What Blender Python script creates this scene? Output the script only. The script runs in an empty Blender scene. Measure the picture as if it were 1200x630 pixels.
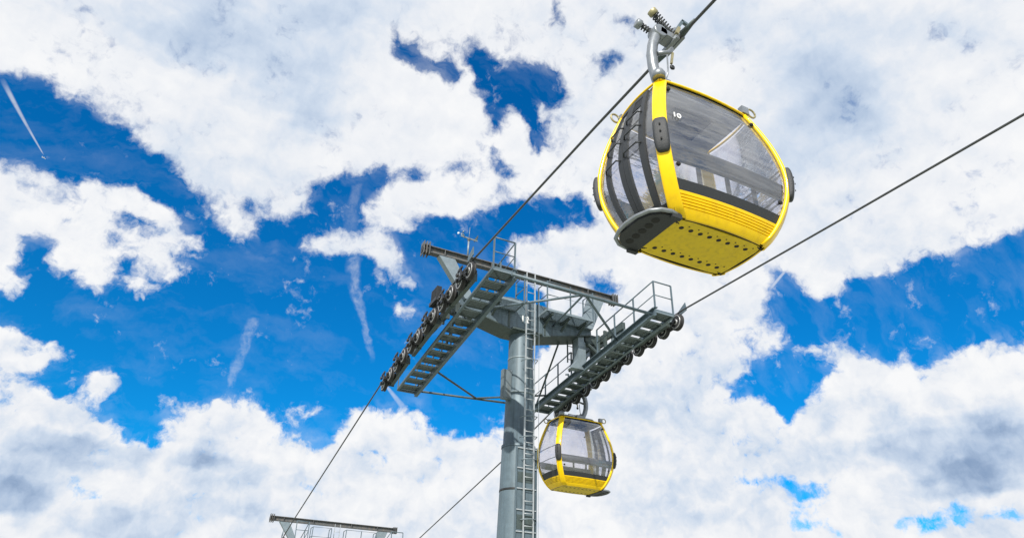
import bpy, math, random
from mathutils import Vector, Matrix
random.seed(7)
C = bpy.context.scene.collection
R = math.radians

# ------------------------------------------------------------------ camera
cam_d = bpy.data.cameras.new("camera")
cam = bpy.data.objects.new("camera", cam_d)
C.objects.link(cam)
cam_d.sensor_width = 36.0
cam_d.lens = 36.0 * 779.507 / 1200.0
cam_d.clip_start = 0.1
cam_d.clip_end = 60000
cam.matrix_world = Matrix(((0.8944439, -0.2456216, -0.3736846, 0.0000000), (-0.4462022, -0.4349778, -0.7821112, 0.0000000), (0.0295589, 0.8662935, -0.4986601, 0.0000000), (0, 0, 0, 1)))
bpy.context.scene.camera = cam

# ------------------------------------------------------------------ exposure
vs = bpy.context.scene.view_settings
vs.view_transform = 'Standard'
vs.look = 'None'
vs.gamma = 1
vs.use_curve_mapping = False
vs.exposure = 0.35

# ------------------------------------------------------------------ sun
SUN = Vector((-0.52, -0.60, 0.61)).normalized()      # towards the sun
sd = bpy.data.lights.new("sun", 'SUN')
sd.energy = 4.4
sd.angle = R(0.53)
sd.color = (1.0, 0.95, 0.87)
so = bpy.data.objects.new("sun", sd)
so.rotation_euler = SUN.to_track_quat('Z', 'Y').to_euler()
so.location = SUN * 60
C.objects.link(so)

# ------------------------------------------------------------------ sky: Nishita blue with broken cumulus
# outlines of the openings (0) and of the clouds within them (up to 1), as (azimuth, elevation) in degrees, later ones on top;
# GREYS: grey cloud bases: centre, the two half axes of an ellipse, depth of the grey
OUTLINES = [
    (0, [(-28.3, 31.7), (-23.1, 33.6), (-21.1, 34.1), (-20.2, 34.7), (-19.2, 35.2), (-18.3, 35.9), (-17.5, 34.5), (-16.4, 34.7), (-15.5, 34.2), (-13.7, 34.8), (-11.6, 34.4), (-11.0, 33.9), (-9.4, 33.4), (-7.7, 33.3), (-6.8, 32.4), (-6.2, 32.0), (-4.6, 31.5), (-3.5, 30.8), (-3.2, 30.3), (-1.9, 30.2), (-1.1, 30.4), (0.7, 30.8), (4.0, 31.6), (5.5, 32.3), (5.5, 33.2), (4.7, 34.1), (5.6, 35.0), (7.2, 35.6), (8.8, 36.0), (9.9, 36.8), (11.7, 37.7), (12.5, 37.2), (16.0, 38.0), (16.6, 37.2), (15.3, 36.6), (12.3, 36.0), (11.2, 35.5), (11.1, 33.9), (10.2, 33.4), (10.7, 32.8), (12.5, 32.3), (14.1, 32.0), (15.9, 32.4), (15.8, 33.4), (16.5, 34.1), (19.2, 34.1), (20.9, 34.0), (23.6, 34.4), (25.3, 35.3), (27.8, 35.9), (30.7, 36.2), (32.1, 36.5), (32.8, 35.7), (34.4, 35.1), (33.9, 34.0), (31.5, 33.5), (30.2, 33.2), (27.6, 32.8), (25.6, 32.7), (24.4, 32.1), (24.8, 30.8), (25.4, 28.8), (28.9, 27.8), (29.1, 24.0), (28.3, 22.9), (27.4, 21.6), (27.5, 18.7), (26.0, 18.1), (25.4, 16.4), (24.2, 15.9), (23.1, 15.5), (21.6, 16.0), (20.1, 15.5), (19.2, 16.0), (18.5, 16.9), (18.1, 17.6), (16.2, 17.6), (14.6, 17.7), (13.1, 17.4), (11.8, 16.8), (11.3, 15.6), (11.1, 14.3), (10.7, 13.9), (9.9, 14.7), (8.9, 15.2), (8.1, 14.7), (8.4, 14.2), (7.3, 14.3), (6.6, 15.0), (5.4, 16.0), (4.7, 16.9), (3.8, 17.0), (3.0, 16.5), (1.6, 16.8), (0.1, 16.2), (-1.2, 16.2), (-3.0, 15.8), (-3.3, 15.1), (-1.3, 15.3), (-0.7, 15.1), (-0.9, 14.8), (-2.2, 14.3), (-1.9, 13.7), (-1.3, 13.5), (-2.0, 12.3), (-2.6, 12.4), (-3.5, 12.5), (-4.2, 12.1), (-4.3, 13.4), (-5.3, 13.7), (-6.2, 14.0), (-7.3, 14.4), (-9.2, 14.6), (-10.2, 15.0), (-11.9, 15.2), (-12.9, 15.1), (-15.6, 14.7), (-19.6, 13.6)]),
    (0, [(9.8, 49.1), (10.8, 48.4), (12.2, 47.8), (13.3, 47.2), (14.2, 46.4), (15.6, 46.3), (16.7, 47.0), (17.9, 46.7), (18.8, 46.3), (17.9, 45.5), (17.9, 44.6), (16.2, 45.6), (14.2, 45.6), (12.7, 45.8), (10.9, 46.5), (10.0, 47.6)]),
    (0, [(19.1, 48.5), (20.9, 48.2), (22.3, 47.4), (23.7, 46.6), (24.7, 46.9), (27.3, 47.1), (29.5, 46.7), (30.9, 46.4), (30.4, 45.5), (32.1, 44.9), (31.0, 44.0), (28.8, 43.9), (27.1, 44.2), (27.5, 43.3), (29.3, 42.5), (28.9, 41.9), (27.6, 41.8), (29.0, 40.8), (28.1, 39.9), (27.0, 40.2), (26.7, 41.2), (27.0, 42.2), (25.7, 43.0), (24.0, 43.3), (23.9, 42.2), (23.4, 41.2), (22.5, 41.7), (21.9, 43.1), (21.2, 44.1), (20.1, 45.1), (19.7, 46.8)]),
    (0, [(22.8, 40.8), (23.7, 40.5), (23.8, 39.3), (25.2, 38.5), (26.4, 38.0), (24.7, 37.6), (23.1, 38.2), (22.7, 39.1)]),
    (0, [(29.1, 52.3), (30.6, 52.3), (30.5, 51.0), (31.1, 50.0), (29.3, 49.8), (28.9, 50.3), (29.6, 51.0)]),
    (0.15, [(37.2, 50.5), (38.9, 50.5), (40.0, 49.9), (39.8, 48.6), (38.3, 49.7)]),
    (0, [(34.8, 47.3), (36.6, 48.0), (38.2, 47.0), (36.4, 46.7), (34.7, 46.9)]),
    (0, [(17.8, 37.9), (19.1, 38.8), (20.4, 38.2), (20.4, 37.3), (19.0, 37.2)]),
    (0.1, [(32.4, 29.1), (34.5, 29.1), (37.0, 28.3), (36.1, 27.7), (33.9, 28.1)]),
    (0.35, [(28.0, 24.3), (30.7, 24.3), (30.1, 23.4), (28.3, 23.0)]),
    (0, [(49.6, 27.4), (50.0, 28.4), (51.4, 27.9), (51.9, 27.0), (52.7, 26.1), (53.4, 25.5), (55.0, 25.7), (56.2, 26.5), (57.4, 26.1), (60.1, 26.5), (62.1, 26.7), (63.0, 27.1), (63.8, 26.5), (64.6, 26.4), (65.6, 26.8), (67.1, 27.0), (68.5, 27.0), (73.4, 26.3), (75.7, 25.1), (72.9, 18.3), (70.4, 18.7), (67.8, 19.3), (65.8, 19.2), (64.9, 19.7), (63.9, 19.9), (63.0, 20.4), (62.1, 20.3), (61.1, 20.0), (60.3, 19.4), (59.3, 19.2), (58.2, 19.7), (57.1, 20.0), (56.0, 20.4), (54.8, 20.6), (53.5, 20.3), (53.3, 19.8), (52.4, 19.5), (52.3, 18.9), (52.5, 18.2), (52.0, 17.6), (51.1, 17.6), (49.9, 17.0), (49.0, 17.0), (48.2, 17.6), (46.9, 18.3), (45.1, 18.7), (44.9, 19.5), (46.4, 19.5), (46.1, 20.0), (46.8, 20.6), (47.4, 21.5), (48.8, 22.0), (50.3, 22.6), (49.1, 23.8), (48.6, 24.9), (49.2, 26.1)]),
    (0.1, [(45.3, 28.7), (46.4, 28.8), (46.8, 27.9), (45.7, 27.7)]),
    (0, [(44.0, 15.9), (45.3, 16.0), (46.2, 15.5), (45.1, 15.2), (44.3, 15.4)]),
    (0.1, [(42.7, 13.2), (44.3, 12.9), (46.3, 12.6), (46.2, 11.9), (44.8, 11.9), (43.8, 12.6)]),
    (0.05, [(46.5, 12.2), (47.6, 12.9), (49.0, 12.5), (48.1, 12.1), (49.2, 11.8), (50.4, 11.5), (51.4, 11.2), (49.7, 11.0), (48.7, 10.8), (47.8, 11.3), (46.6, 11.9)]),
    (0.2, [(48.8, 10.7), (49.7, 10.4), (48.9, 10.2)]),
    (0.35, [(50.8, 12.0), (52.3, 12.0), (53.3, 11.7), (51.9, 11.6)]),
    (0.1, [(47.1, 9.6), (48.8, 9.3), (50.1, 9.3), (50.0, 8.8), (48.3, 8.6), (47.5, 9.0)]),
    (0.2, [(50.3, 8.6), (51.3, 8.9), (51.6, 8.1), (50.7, 7.7)]),
    (0, [(51.4, 9.2), (53.3, 9.0), (55.0, 9.1), (56.6, 9.1), (58.2, 9.3), (58.8, 9.8), (59.9, 9.8), (60.2, 9.3), (59.2, 9.0), (58.1, 8.6), (57.0, 8.4), (56.0, 8.6), (54.9, 8.8), (53.3, 8.6), (51.8, 8.8)]),
    (0, [(60.4, 9.4), (61.3, 9.6), (62.7, 9.4), (64.1, 9.4), (63.8, 8.6), (62.0, 8.5), (61.1, 9.0)]),
    (0.4, [(52.4, 16.6), (52.9, 16.6), (52.8, 16.2), (52.4, 16.3)]),
    (0.4, [(11.7, 14.3), (14.1, 14.3), (15.8, 13.7), (16.4, 13.3), (15.0, 12.9), (13.7, 13.6), (12.1, 14.0)]),
    (0.2, [(-6.3, 9.1), (-6.0, 9.5), (-5.6, 9.7), (-5.6, 9.1), (-6.0, 8.7)]),
    (0.25, [(-6.1, 8.4), (-5.0, 8.7), (-3.6, 8.7), (-3.7, 8.3), (-5.5, 7.9)]),
    (1, [(-25.3, 26.1), (-20.5, 28.3), (-18.5, 28.9), (-17.2, 29.1), (-16.4, 29.2), (-15.2, 29.4), (-14.0, 29.1), (-13.2, 29.7), (-11.8, 30.1), (-10.1, 30.9), (-8.7, 30.9), (-7.6, 30.1), (-5.9, 29.7), (-4.9, 28.9), (-4.9, 28.4), (-3.3, 28.4), (-2.8, 27.5), (-4.4, 27.3), (-5.2, 26.7), (-3.6, 26.5), (-2.9, 26.3), (-3.8, 25.3), (-4.8, 24.4), (-5.8, 24.5), (-4.8, 23.7), (-5.3, 22.9), (-6.2, 22.6), (-7.3, 23.1), (-8.5, 22.9), (-10.0, 22.3), (-11.2, 22.9), (-12.1, 23.1), (-13.3, 23.3), (-13.3, 23.9), (-12.8, 24.4), (-13.1, 24.9), (-13.8, 25.2), (-15.1, 24.8), (-15.4, 24.4), (-14.8, 23.4), (-14.3, 22.9), (-15.7, 22.9), (-14.7, 22.5), (-14.0, 22.1), (-13.8, 21.1), (-15.1, 20.8), (-17.9, 20.1), (-21.9, 18.9)]),
    (0, [(-10.4, 28.0), (-9.2, 28.4), (-7.9, 28.5), (-6.7, 28.4), (-6.1, 27.8), (-7.8, 27.3), (-9.6, 27.6)]),
    (0, [(-10.1, 26.5), (-9.2, 26.7), (-7.9, 26.2), (-8.8, 25.7)]),
    (0, [(-9.0, 24.7), (-7.2, 25.1), (-7.0, 24.4), (-8.7, 24.0)]),
    (0.1, [(-6.5, 24.5), (-4.9, 24.1), (-5.7, 23.6)]),
    (0.3, [(-14.4, 30.0), (-13.1, 30.2), (-11.8, 30.2), (-13.8, 29.2)]),
    (1, [(-21.2, 17.2), (-16.2, 18.6), (-14.3, 18.8), (-13.0, 18.8), (-12.1, 18.6), (-12.1, 18.1), (-10.4, 18.6), (-9.2, 18.3), (-8.4, 17.8), (-10.5, 17.1), (-11.0, 16.3), (-12.0, 16.1), (-11.9, 15.4), (-19.4, 13.0)]),
    (0.1, [(-12.8, 17.6), (-11.5, 17.8), (-11.3, 17.3), (-12.4, 17.1)]),
    (1, [(-8.5, 15.6), (-8.3, 16.3), (-7.3, 17.0), (-6.2, 17.2), (-5.1, 16.6), (-4.6, 15.8), (-5.3, 15.3), (-6.5, 15.3), (-7.6, 15.1), (-8.2, 15.2)]),
    (0.9, [(-3.4, 30.5), (-1.1, 30.5), (0.8, 30.7), (1.9, 29.8), (0.3, 29.1), (-1.5, 29.0)]),
    (0, [(-1.4, 31.9), (-0.7, 32.3), (0.3, 32.0), (0.1, 31.1), (-0.8, 30.9)]),
    (0.1, [(1.1, 32.4), (1.9, 32.5), (2.1, 31.9), (1.4, 31.8)]),
    (0.85, [(2.5, 30.1), (3.0, 29.8), (4.0, 29.1), (3.0, 28.8)]),
    (0.35, [(-0.9, 28.8), (3.2, 28.7), (4.0, 27.7), (0.9, 27.5)]),
    (1, [(4.8, 30.0), (5.9, 30.4), (7.3, 31.2), (8.4, 31.8), (9.5, 31.4), (10.2, 31.2), (10.8, 32.2), (12.1, 32.2), (13.7, 31.2), (14.5, 30.5), (14.3, 29.6), (15.7, 28.7), (17.1, 28.2), (16.8, 27.5), (14.9, 27.8), (13.4, 28.7), (12.1, 28.8), (11.3, 29.7), (10.2, 29.2), (8.9, 29.4), (7.0, 29.2), (5.4, 29.4)]),
    (1, [(14.5, 26.2), (15.5, 26.6), (16.7, 26.5), (17.5, 26.1), (16.9, 25.1), (15.7, 24.8), (14.6, 25.2)]),
    (0.45, [(-8.1, 19.0), (-6.8, 19.8), (-5.0, 20.1), (-6.0, 19.3)]),
    (0.5, [(-10.6, 20.4), (-10.0, 20.9), (-9.1, 20.9), (-9.6, 20.3)]),
    (0.75, [(5.9, 16.5), (7.4, 16.9), (9.1, 17.1), (10.7, 16.9), (10.0, 16.4), (7.8, 16.3), (6.5, 16.2)]),
    (0.6, [(6.9, 19.0), (7.6, 19.1), (7.8, 18.6), (7.0, 18.6)]),
    (0.6, [(9.6, 19.1), (10.6, 19.1), (10.5, 18.8), (9.6, 18.7)]),
    (0.9, [(6.9, 15.8), (7.9, 16.1), (8.2, 15.3), (7.4, 15.1)]),
    (0.75, [(16.1, 18.3), (17.5, 18.5), (18.9, 18.2), (17.5, 17.9), (16.2, 17.9)]),
    (0.8, [(18.9, 17.6), (20.0, 17.8), (19.9, 17.3), (19.0, 17.3)]),
    (0.45, [(21.4, 17.9), (22.9, 18.3), (22.8, 17.4), (21.6, 17.4)]),
    (0.45, [(22.6, 17.3), (25.2, 18.1), (26.4, 16.6), (24.5, 16.1)]),
    (0.9, [(24.2, 20.7), (25.8, 21.5), (25.9, 19.5), (24.8, 19.6)]),
    (1, [(50.6, 21.8), (51.9, 22.5), (53.6, 22.3), (55.0, 21.5), (56.3, 20.8), (55.3, 20.3), (53.7, 20.1), (52.2, 20.5), (51.2, 21.1)]),
    (1, [(57.4, 20.6), (58.8, 20.9), (59.9, 21.5), (60.5, 20.9), (59.8, 20.3), (58.6, 20.0)]),
    (0.85, [(61.9, 22.3), (63.0, 22.3), (63.8, 21.7), (62.8, 21.7)]),
    (0.1, [(48.8, 26.9), (52.7, 25.9), (56.0, 21.7), (52.6, 22.4), (50.3, 22.6), (48.8, 24.0)]),
    (0.2, [(66.1, 25.8), (73.0, 25.3), (71.4, 21.5), (67.2, 23.3)]),
    (0.3, [(63.4, 20.4), (71.3, 21.2), (70.4, 18.6), (65.4, 19.7)]),
    (0.6, [(62.8, 20.7), (63.6, 20.7), (64.0, 20.0), (62.9, 20.2)]),
    (0.25, [(49.7, 19.5), (52.5, 19.0), (52.1, 18.4), (49.8, 18.7)]),
    (0.6, [(48.3, 19.6), (49.4, 19.4), (49.2, 18.7), (48.1, 19.0)]),
    (0.72, [(41.5, 24.4), (48.0, 23.8), (47.6, 21.4), (41.2, 21.6)]),
    (0.7, [(34.0, 21.6), (36.7, 21.9), (38.1, 20.7), (41.0, 20.2), (44.8, 21.2), (45.0, 18.3), (40.8, 18.2), (35.0, 19.1)]),
]
GREYS = [
    (-14.9, 41.5, 8.65, 1.36, 0.34, -1.78, 0.30),
    (-8.3, 44.2, 5.52, -0.53, -0.67, -3.46, 0.42),
    (-0.0, 43.5, 5.24, -0.15, -0.45, -4.66, 0.42),
    (3.1, 40.8, 3.40, 0.73, 0.69, -2.30, 0.35),
    (5.7, 49.1, 9.05, 1.42, 0.50, -1.54, 0.30),
    (8.6, 42.3, 5.53, 0.84, 1.11, -4.75, 0.12),
    (-7.9, 34.2, 4.05, -1.10, -0.34, -1.24, 0.15),
    (-0.4, 34.7, 4.59, 1.09, 0.41, -1.31, 0.12),
    (57.1, 42.2, 2.87, -2.66, -3.27, -2.66, 0.42),
    (59.6, 38.2, 2.65, -0.82, -0.70, -2.15, 0.42),
    (50.1, 48.5, 5.23, -1.20, -0.60, -2.16, 0.38),
    (68.6, 40.8, 2.77, -1.23, -0.85, -1.90, 0.20),
    (53.1, 37.1, 4.34, -1.05, -0.66, -2.62, 0.22),
    (62.3, 45.2, 5.31, -2.00, -0.47, -1.13, 0.15),
    (-9.6, 8.1, 2.20, 0.08, 0.30, -1.14, 1.00),
    (-9.5, 10.0, 2.44, 0.38, 0.64, -1.84, 0.40),
    (-7.3, 11.7, 3.29, -0.10, 0.13, -0.78, 0.55),
    (-5.2, 11.3, 3.27, 0.48, 0.21, -0.68, 0.30),
    (2.9, 11.6, 3.18, -0.31, 0.02, -0.67, 0.70),
    (1.1, 12.8, 1.55, -0.34, -0.11, -1.19, 0.30),
    (3.9, 9.1, 4.38, 0.01, 0.10, -0.71, 0.40),
    (-3.9, 7.0, 3.20, 0.32, 0.23, -0.76, 0.40),
    (0.6, 6.9, 3.45, 0.30, 0.18, -0.67, 0.40),
    (-9.3, 13.8, 2.04, 0.40, 0.23, -0.67, 0.10),
    (15.2, 14.6, 4.30, 0.29, 0.12, -0.94, 0.12),
    (19.2, 10.2, 8.42, 0.32, 0.18, -1.92, 0.15),
    (22.1, 8.4, 4.14, 0.14, 0.06, -0.88, 0.20),
    (16.2, 12.3, 4.23, 0.25, 0.08, -0.66, 0.18),
    (59.8, 11.4, 2.20, -0.21, -0.24, -0.88, 0.95),
    (62.8, 12.7, 2.75, -0.35, -0.48, -1.61, 0.70),
    (61.8, 14.6, 3.33, -0.49, -0.32, -1.11, 0.35),
    (57.7, 13.3, 3.01, -0.63, -0.38, -1.13, 0.45),
    (53.3, 14.0, 5.02, -0.49, -0.18, -0.84, 0.28),
    (48.3, 13.5, 4.25, -0.29, -0.11, -0.62, 0.20),
    (63.2, 15.8, 1.90, -0.32, -0.42, -1.38, 0.35),
    (56.3, 12.0, 1.60, -0.14, -0.14, -0.57, 0.25),
    (37.5, 12.6, 6.08, -0.14, -0.15, -1.95, 0.15),
    (41.9, 9.3, 5.04, -0.11, -0.11, -0.98, 0.15),
    (52.5, 10.2, 4.38, -0.26, -0.12, -0.58, 0.15),
    (59.9, 8.1, 2.80, -0.17, -0.20, -0.73, 0.30),
    (29.8, 31.1, 5.09, -0.12, -0.00, -0.88, 0.10),
    (39.5, 20.0, 5.70, -0.36, -0.16, -1.72, 0.25),
    (33.5, 18.7, 4.44, -0.10, -0.05, -1.40, 0.25),
]

world = bpy.data.worlds.new("World")
bpy.context.scene.world = world
world.use_nodes = True
nt = world.node_tree
N, L = nt.nodes, nt.links
N.clear()


def nd(t, **kw):
    n = N.new(t)
    for k, v in kw.items():
        setattr(n, k, v)
    return n


def put(sock, v):
    if hasattr(v, 'is_output'):
        L.new(v, sock)
    else:
        sock.default_value = v


def mth(op, a, b=0.0, c=0.0, clamp=False):
    n = nd('ShaderNodeMath', operation=op, use_clamp=clamp)
    put(n.inputs[0], a); put(n.inputs[1], b); put(n.inputs[2], c)
    return n.outputs[0]


def vmt(op, a, b=(0, 0, 0), c=(0, 0, 0), out=0):
    n = nd('ShaderNodeVectorMath', operation=op)
    put(n.inputs[0], a); put(n.inputs[1], b)
    if op == 'MULTIPLY_ADD':
        put(n.inputs[2], c)
    return n.outputs[out]


def vscale(a, s):
    n = nd('ShaderNodeVectorMath', operation='SCALE')
    put(n.inputs[0], a); put(n.inputs[3], s)
    return n.outputs[0]


def noise(vec, scale, detail, rough=0.5, out='Fac', lac=2.0, dist=0.0):
    n = nd('ShaderNodeTexNoise')
    put(n.inputs['Vector'], vec)
    n.inputs['Scale'].default_value = scale
    n.inputs['Detail'].default_value = detail
    n.inputs['Roughness'].default_value = rough
    n.inputs['Lacunarity'].default_value = lac
    n.inputs['Distortion'].default_value = dist
    return n.outputs[out]


def mrange(v, a, b, c=0.0, d=1.0, smooth=False):
    n = nd('ShaderNodeMapRange', clamp=True)
    if smooth:
        n.interpolation_type = 'SMOOTHSTEP'
    for i, x in enumerate((v, a, b, c, d)):
        put(n.inputs[i], x)
    return n.outputs[0]


tc = nd('ShaderNodeTexCoord')
d0 = vmt('NORMALIZE', tc.outputs['Generated'])
# turbulence pushes the cloud outlines about
wv = vmt('SUBTRACT', noise(d0, 13.0, 3.0, 0.6, 'Color'), (0.5, 0.5, 0.5))
wv2 = vmt('SUBTRACT', noise(d0, 45.0, 3.0, 0.6, 'Color'), (0.5, 0.5, 0.5))
d1 = vmt('ADD', d0, vscale(wv, 0.030))
d1 = vmt('ADD', d1, vscale(wv2, 0.016))


def azel(v):
    s = nd('ShaderNodeSeparateXYZ')
    L.new(v, s.inputs[0])
    az = mth('ARCTAN2', s.outputs[0], s.outputs[1])
    el = mth('ARCSINE', s.outputs[2])
    return az, el


import numpy as np
AZ0, EL0, SPAN_A, SPAN_E = -26.0, 4.0, 104.0, 52.0
FA, FE = 520, 260
ga, ge = np.meshgrid(AZ0 + SPAN_A * np.arange(FA) / (FA - 1), EL0 + SPAN_E * np.arange(FE) / (FE - 1))


def within(poly):
    r = np.zeros(ga.shape, bool)
    for (x1, y1), (x2, y2) in zip(poly, poly[1:] + poly[:1]):
        if y1 != y2:
            r ^= ((y1 > ge) != (y2 > ge)) & (ga < (x2 - x1) * (ge - y1) / (y2 - y1) + x1)
    return r


def soften(a, s):
    k = np.exp(-.5 * (np.arange(-int(3 * s) - 1, int(3 * s) + 2) / s) ** 2)
    k /= k.sum()
    h = len(k) // 2
    a = np.pad(a, h, mode='edge')
    a = np.apply_along_axis(lambda q: np.convolve(q, k, 'valid'), 0, a)
    return np.apply_along_axis(lambda q: np.convolve(q, k, 'valid'), 1, a)


cover_map = np.ones(ga.shape)
for c_, poly in OUTLINES:
    cover_map[within(poly)] = c_
# thicker towards the middle of each cloud, so that only its margin frays
cover_map = np.maximum(0, soften(cover_map, 2.0) + 0.45 * soften(cover_map, 9.0) - 0.29)
shade_map = np.zeros(ga.shape)
for (ca, ce, ax1, ay1, ax2, ay2, s_) in GREYS:
    det = ax1 * ay2 - ax2 * ay1
    p_ = ((ga - ca) * ay2 - (ge - ce) * ax2) / det
    q_ = ((ge - ce) * ax1 - (ga - ca) * ay1) / det
    shade_map += s_ * np.exp(-(p_ * p_ + q_ * q_))
shade_map = np.clip(shade_map, 0, 1) * 0.84
NK, NR_ = 4, 96                                     # NK ramps of 30 steps along each of NR_ lines of elevation
NC_ = 30 * NK
ii = np.rint(np.arange(NC_) * (FA - 1) / (NC_ - 1)).astype(int)
jj = np.rint(np.arange(NR_) * (FE - 1) / (NR_ - 1)).astype(int)
cov_g, shd_g = cover_map[np.ix_(jj, ii)], shade_map[np.ix_(jj, ii)]
az, el = azel(vmt('NORMALIZE', d1))
u = mth('MULTIPLY_ADD', az, (NC_ - 1) / R(SPAN_A), -AZ0 / SPAN_A * (NC_ - 1))
v = mth('MULTIPLY_ADD', el, (NR_ - 1) / R(SPAN_E), -EL0 / SPAN_E * (NR_ - 1))


def row_tree(r):
    """node group: two lines of the cover map, weighted by their distance from the looked-at elevation, added to the sum so far"""
    gt = bpy.data.node_groups.new('cloud_row', 'ShaderNodeTree')
    gt.interface.new_socket('U', in_out='INPUT', socket_type='NodeSocketFloat')
    gt.interface.new_socket('V', in_out='INPUT', socket_type='NodeSocketFloat')
    gt.interface.new_socket('Sum', in_out='INPUT', socket_type='NodeSocketVector')
    gt.interface.new_socket('Sum', in_out='OUTPUT', socket_type='NodeSocketVector')
    gn, gl = gt.nodes, gt.links
    gi, go = gn.new('NodeGroupInput'), gn.new('NodeGroupOutput')

    def gm(op, a, b, c=0.0, clamp=False):
        n = gn.new('ShaderNodeMath')
        n.operation, n.use_clamp = op, clamp
        for i, x in enumerate((a, b, c)):
            if hasattr(x, 'is_output'):
                gl.new(x, n.inputs[i])
            else:
                n.inputs[i].default_value = x
        return n.outputs[0]
    dt = gn.new('ShaderNodeVectorMath')
    dt.operation = 'DOT_PRODUCT'
    dt.inputs[1].default_value = (1e-9, 0, 0)       # keeps the lines evaluated one after the other
    gl.new(gi.outputs[2], dt.inputs[0])
    tiny = dt.outputs['Value']
    uu = gm('ADD', gi.outputs[0], tiny)
    vv = gm('ADD', gi.outputs[1], tiny)
    tot = None
    for k in range(NK):
        rp = gn.new('ShaderNodeValToRGB')
        els = rp.color_ramp.elements
        while len(els) < 32:
            els.new(0.5)
        for i in range(32):
            els[i].position = i / 31.0
        for i in range(32):
            c = 30 * k - 1 + i
            els[i].color = (0, 0, 0, 1) if i in (0, 31) else (float(cov_g[r, c]), float(cov_g[r + 1, c]), float(shd_g[r, c] + shd_g[r + 1, c]) / 2, 1)
        gl.new(gm('MULTIPLY_ADD', uu, 1 / 31.0, -(30 * k - 1) / 31.0, True), rp.inputs[0])
        if tot is None:
            tot = rp.outputs[0]
        else:
            a = gn.new('ShaderNodeVectorMath')
            gl.new(tot, a.inputs[0]); gl.new(rp.outputs[0], a.inputs[1])
            tot = a.outputs[0]
    w0 = gm('SUBTRACT', 1.0, gm('ABSOLUTE', gm('SUBTRACT', vv, float(r)), 0), 0, True)
    w1 = gm('SUBTRACT', 1.0, gm('ABSOLUTE', gm('SUBTRACT', vv, float(r + 1)), 0), 0, True)
    cw_ = gn.new('ShaderNodeCombineXYZ')
    gl.new(w0, cw_.inputs[0]); gl.new(w1, cw_.inputs[1]); gl.new(gm('ADD', w0, w1), cw_.inputs[2])
    w = cw_.outputs[0]
    ma = gn.new('ShaderNodeVectorMath')
    ma.operation = 'MULTIPLY_ADD'
    gl.new(tot, ma.inputs[0]); gl.new(w, ma.inputs[1]); gl.new(gi.outputs[2], ma.inputs[2])
    gl.new(ma.outputs[0], go.inputs[0])
    return gt


acc = None
for r in range(0, NR_, 2):
    gnode = nd('ShaderNodeGroup')
    gnode.node_tree = row_tree(r)
    L.new(u, gnode.inputs[0])
    L.new(v, gnode.inputs[1])
    if acc is not None:
        L.new(acc, gnode.inputs[2])
    acc = gnode.outputs[0]
sp = nd('ShaderNodeSeparateXYZ')
L.new(acc, sp.inputs[0])
inside = mth('MULTIPLY', mth('MULTIPLY', mth('ADD', u, 1.0, clamp=True), mth('SUBTRACT', float(NC_), u, clamp=True)),
             mth('MULTIPLY', mth('ADD', v, 1.0, clamp=True), mth('SUBTRACT', float(NR_), v, clamp=True)))
far_cover = mth('MULTIPLY', mth('SUBTRACT', 1.0, inside), mrange(noise(d0, 2.6, 4.0), 0.36, 0.56, 0.45, 1.0))  # thicker cloud added outside the view to brighten the window reflections
cover = mth('ADD', mth('ADD', sp.outputs[0], sp.outputs[1]), far_cover)
shade = sp.outputs[2]

# ragged billows: fine fractal added before the threshold
puff = noise(d1, 17.0, 9.0, 0.58)
# cauliflower heads on the low cumulus, seen from the side
vo = nd('ShaderNodeTexVoronoi', feature='SMOOTH_F1', normalize=True)
vo.inputs['Scale'].default_value = 24.0
vo.inputs['Detail'].default_value = 2.0
vo.inputs['Roughness'].default_value = 0.55
vo.inputs['Smoothness'].default_value = 0.35
L.new(vmt('ADD', d0, vscale(wv2, 0.012)), vo.inputs['Vector'])
heads = mth('SUBTRACT', 0.80, vo.outputs['Distance'])
low = mrange(el, R(15), R(26), 1.0, 0.0)
puff_s = noise(vmt('ADD', d1, tuple(SUN * 0.020)), 17.0, 6.0, 0.58)
fine = noise(d1, 70.0, 6.0, 0.62)
dens = mth('ADD', cover, mth('MULTIPLY', mth('SUBTRACT', puff, 0.5), 1.9))
dens = mth('ADD', dens, mth('MULTIPLY', mth('SUBTRACT', fine, 0.5), 1.25))
dens = mth('ADD', dens, mth('MULTIPLY', mth('MULTIPLY', mth('SUBTRACT', heads, 0.5), 0.9), low))
alpha = mrange(dens, mrange(el, R(20), R(34), 0.24, 0.15), mrange(el, R(20), R(34), 0.86, 1.02), 0.0, 1.0, smooth=True)
# thin cirrus veil streaks in the clear air
stretch = nd('ShaderNodeMapping')
stretch.inputs['Rotation'].default_value = (0.3, 0.2, 0.5)
stretch.inputs['Scale'].default_value = (5.0, 22.0, 9.0)
L.new(d1, stretch.inputs['Vector'])
veil = mrange(noise(stretch.outputs[0], 2.0, 6.0, 0.6), 0.47, 0.85, 0.0, 0.42)
alpha = mth('MAXIMUM', alpha, mth('MULTIPLY', veil, mrange(cover, 0.02, 0.3, 0.25, 1.0)))

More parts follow.
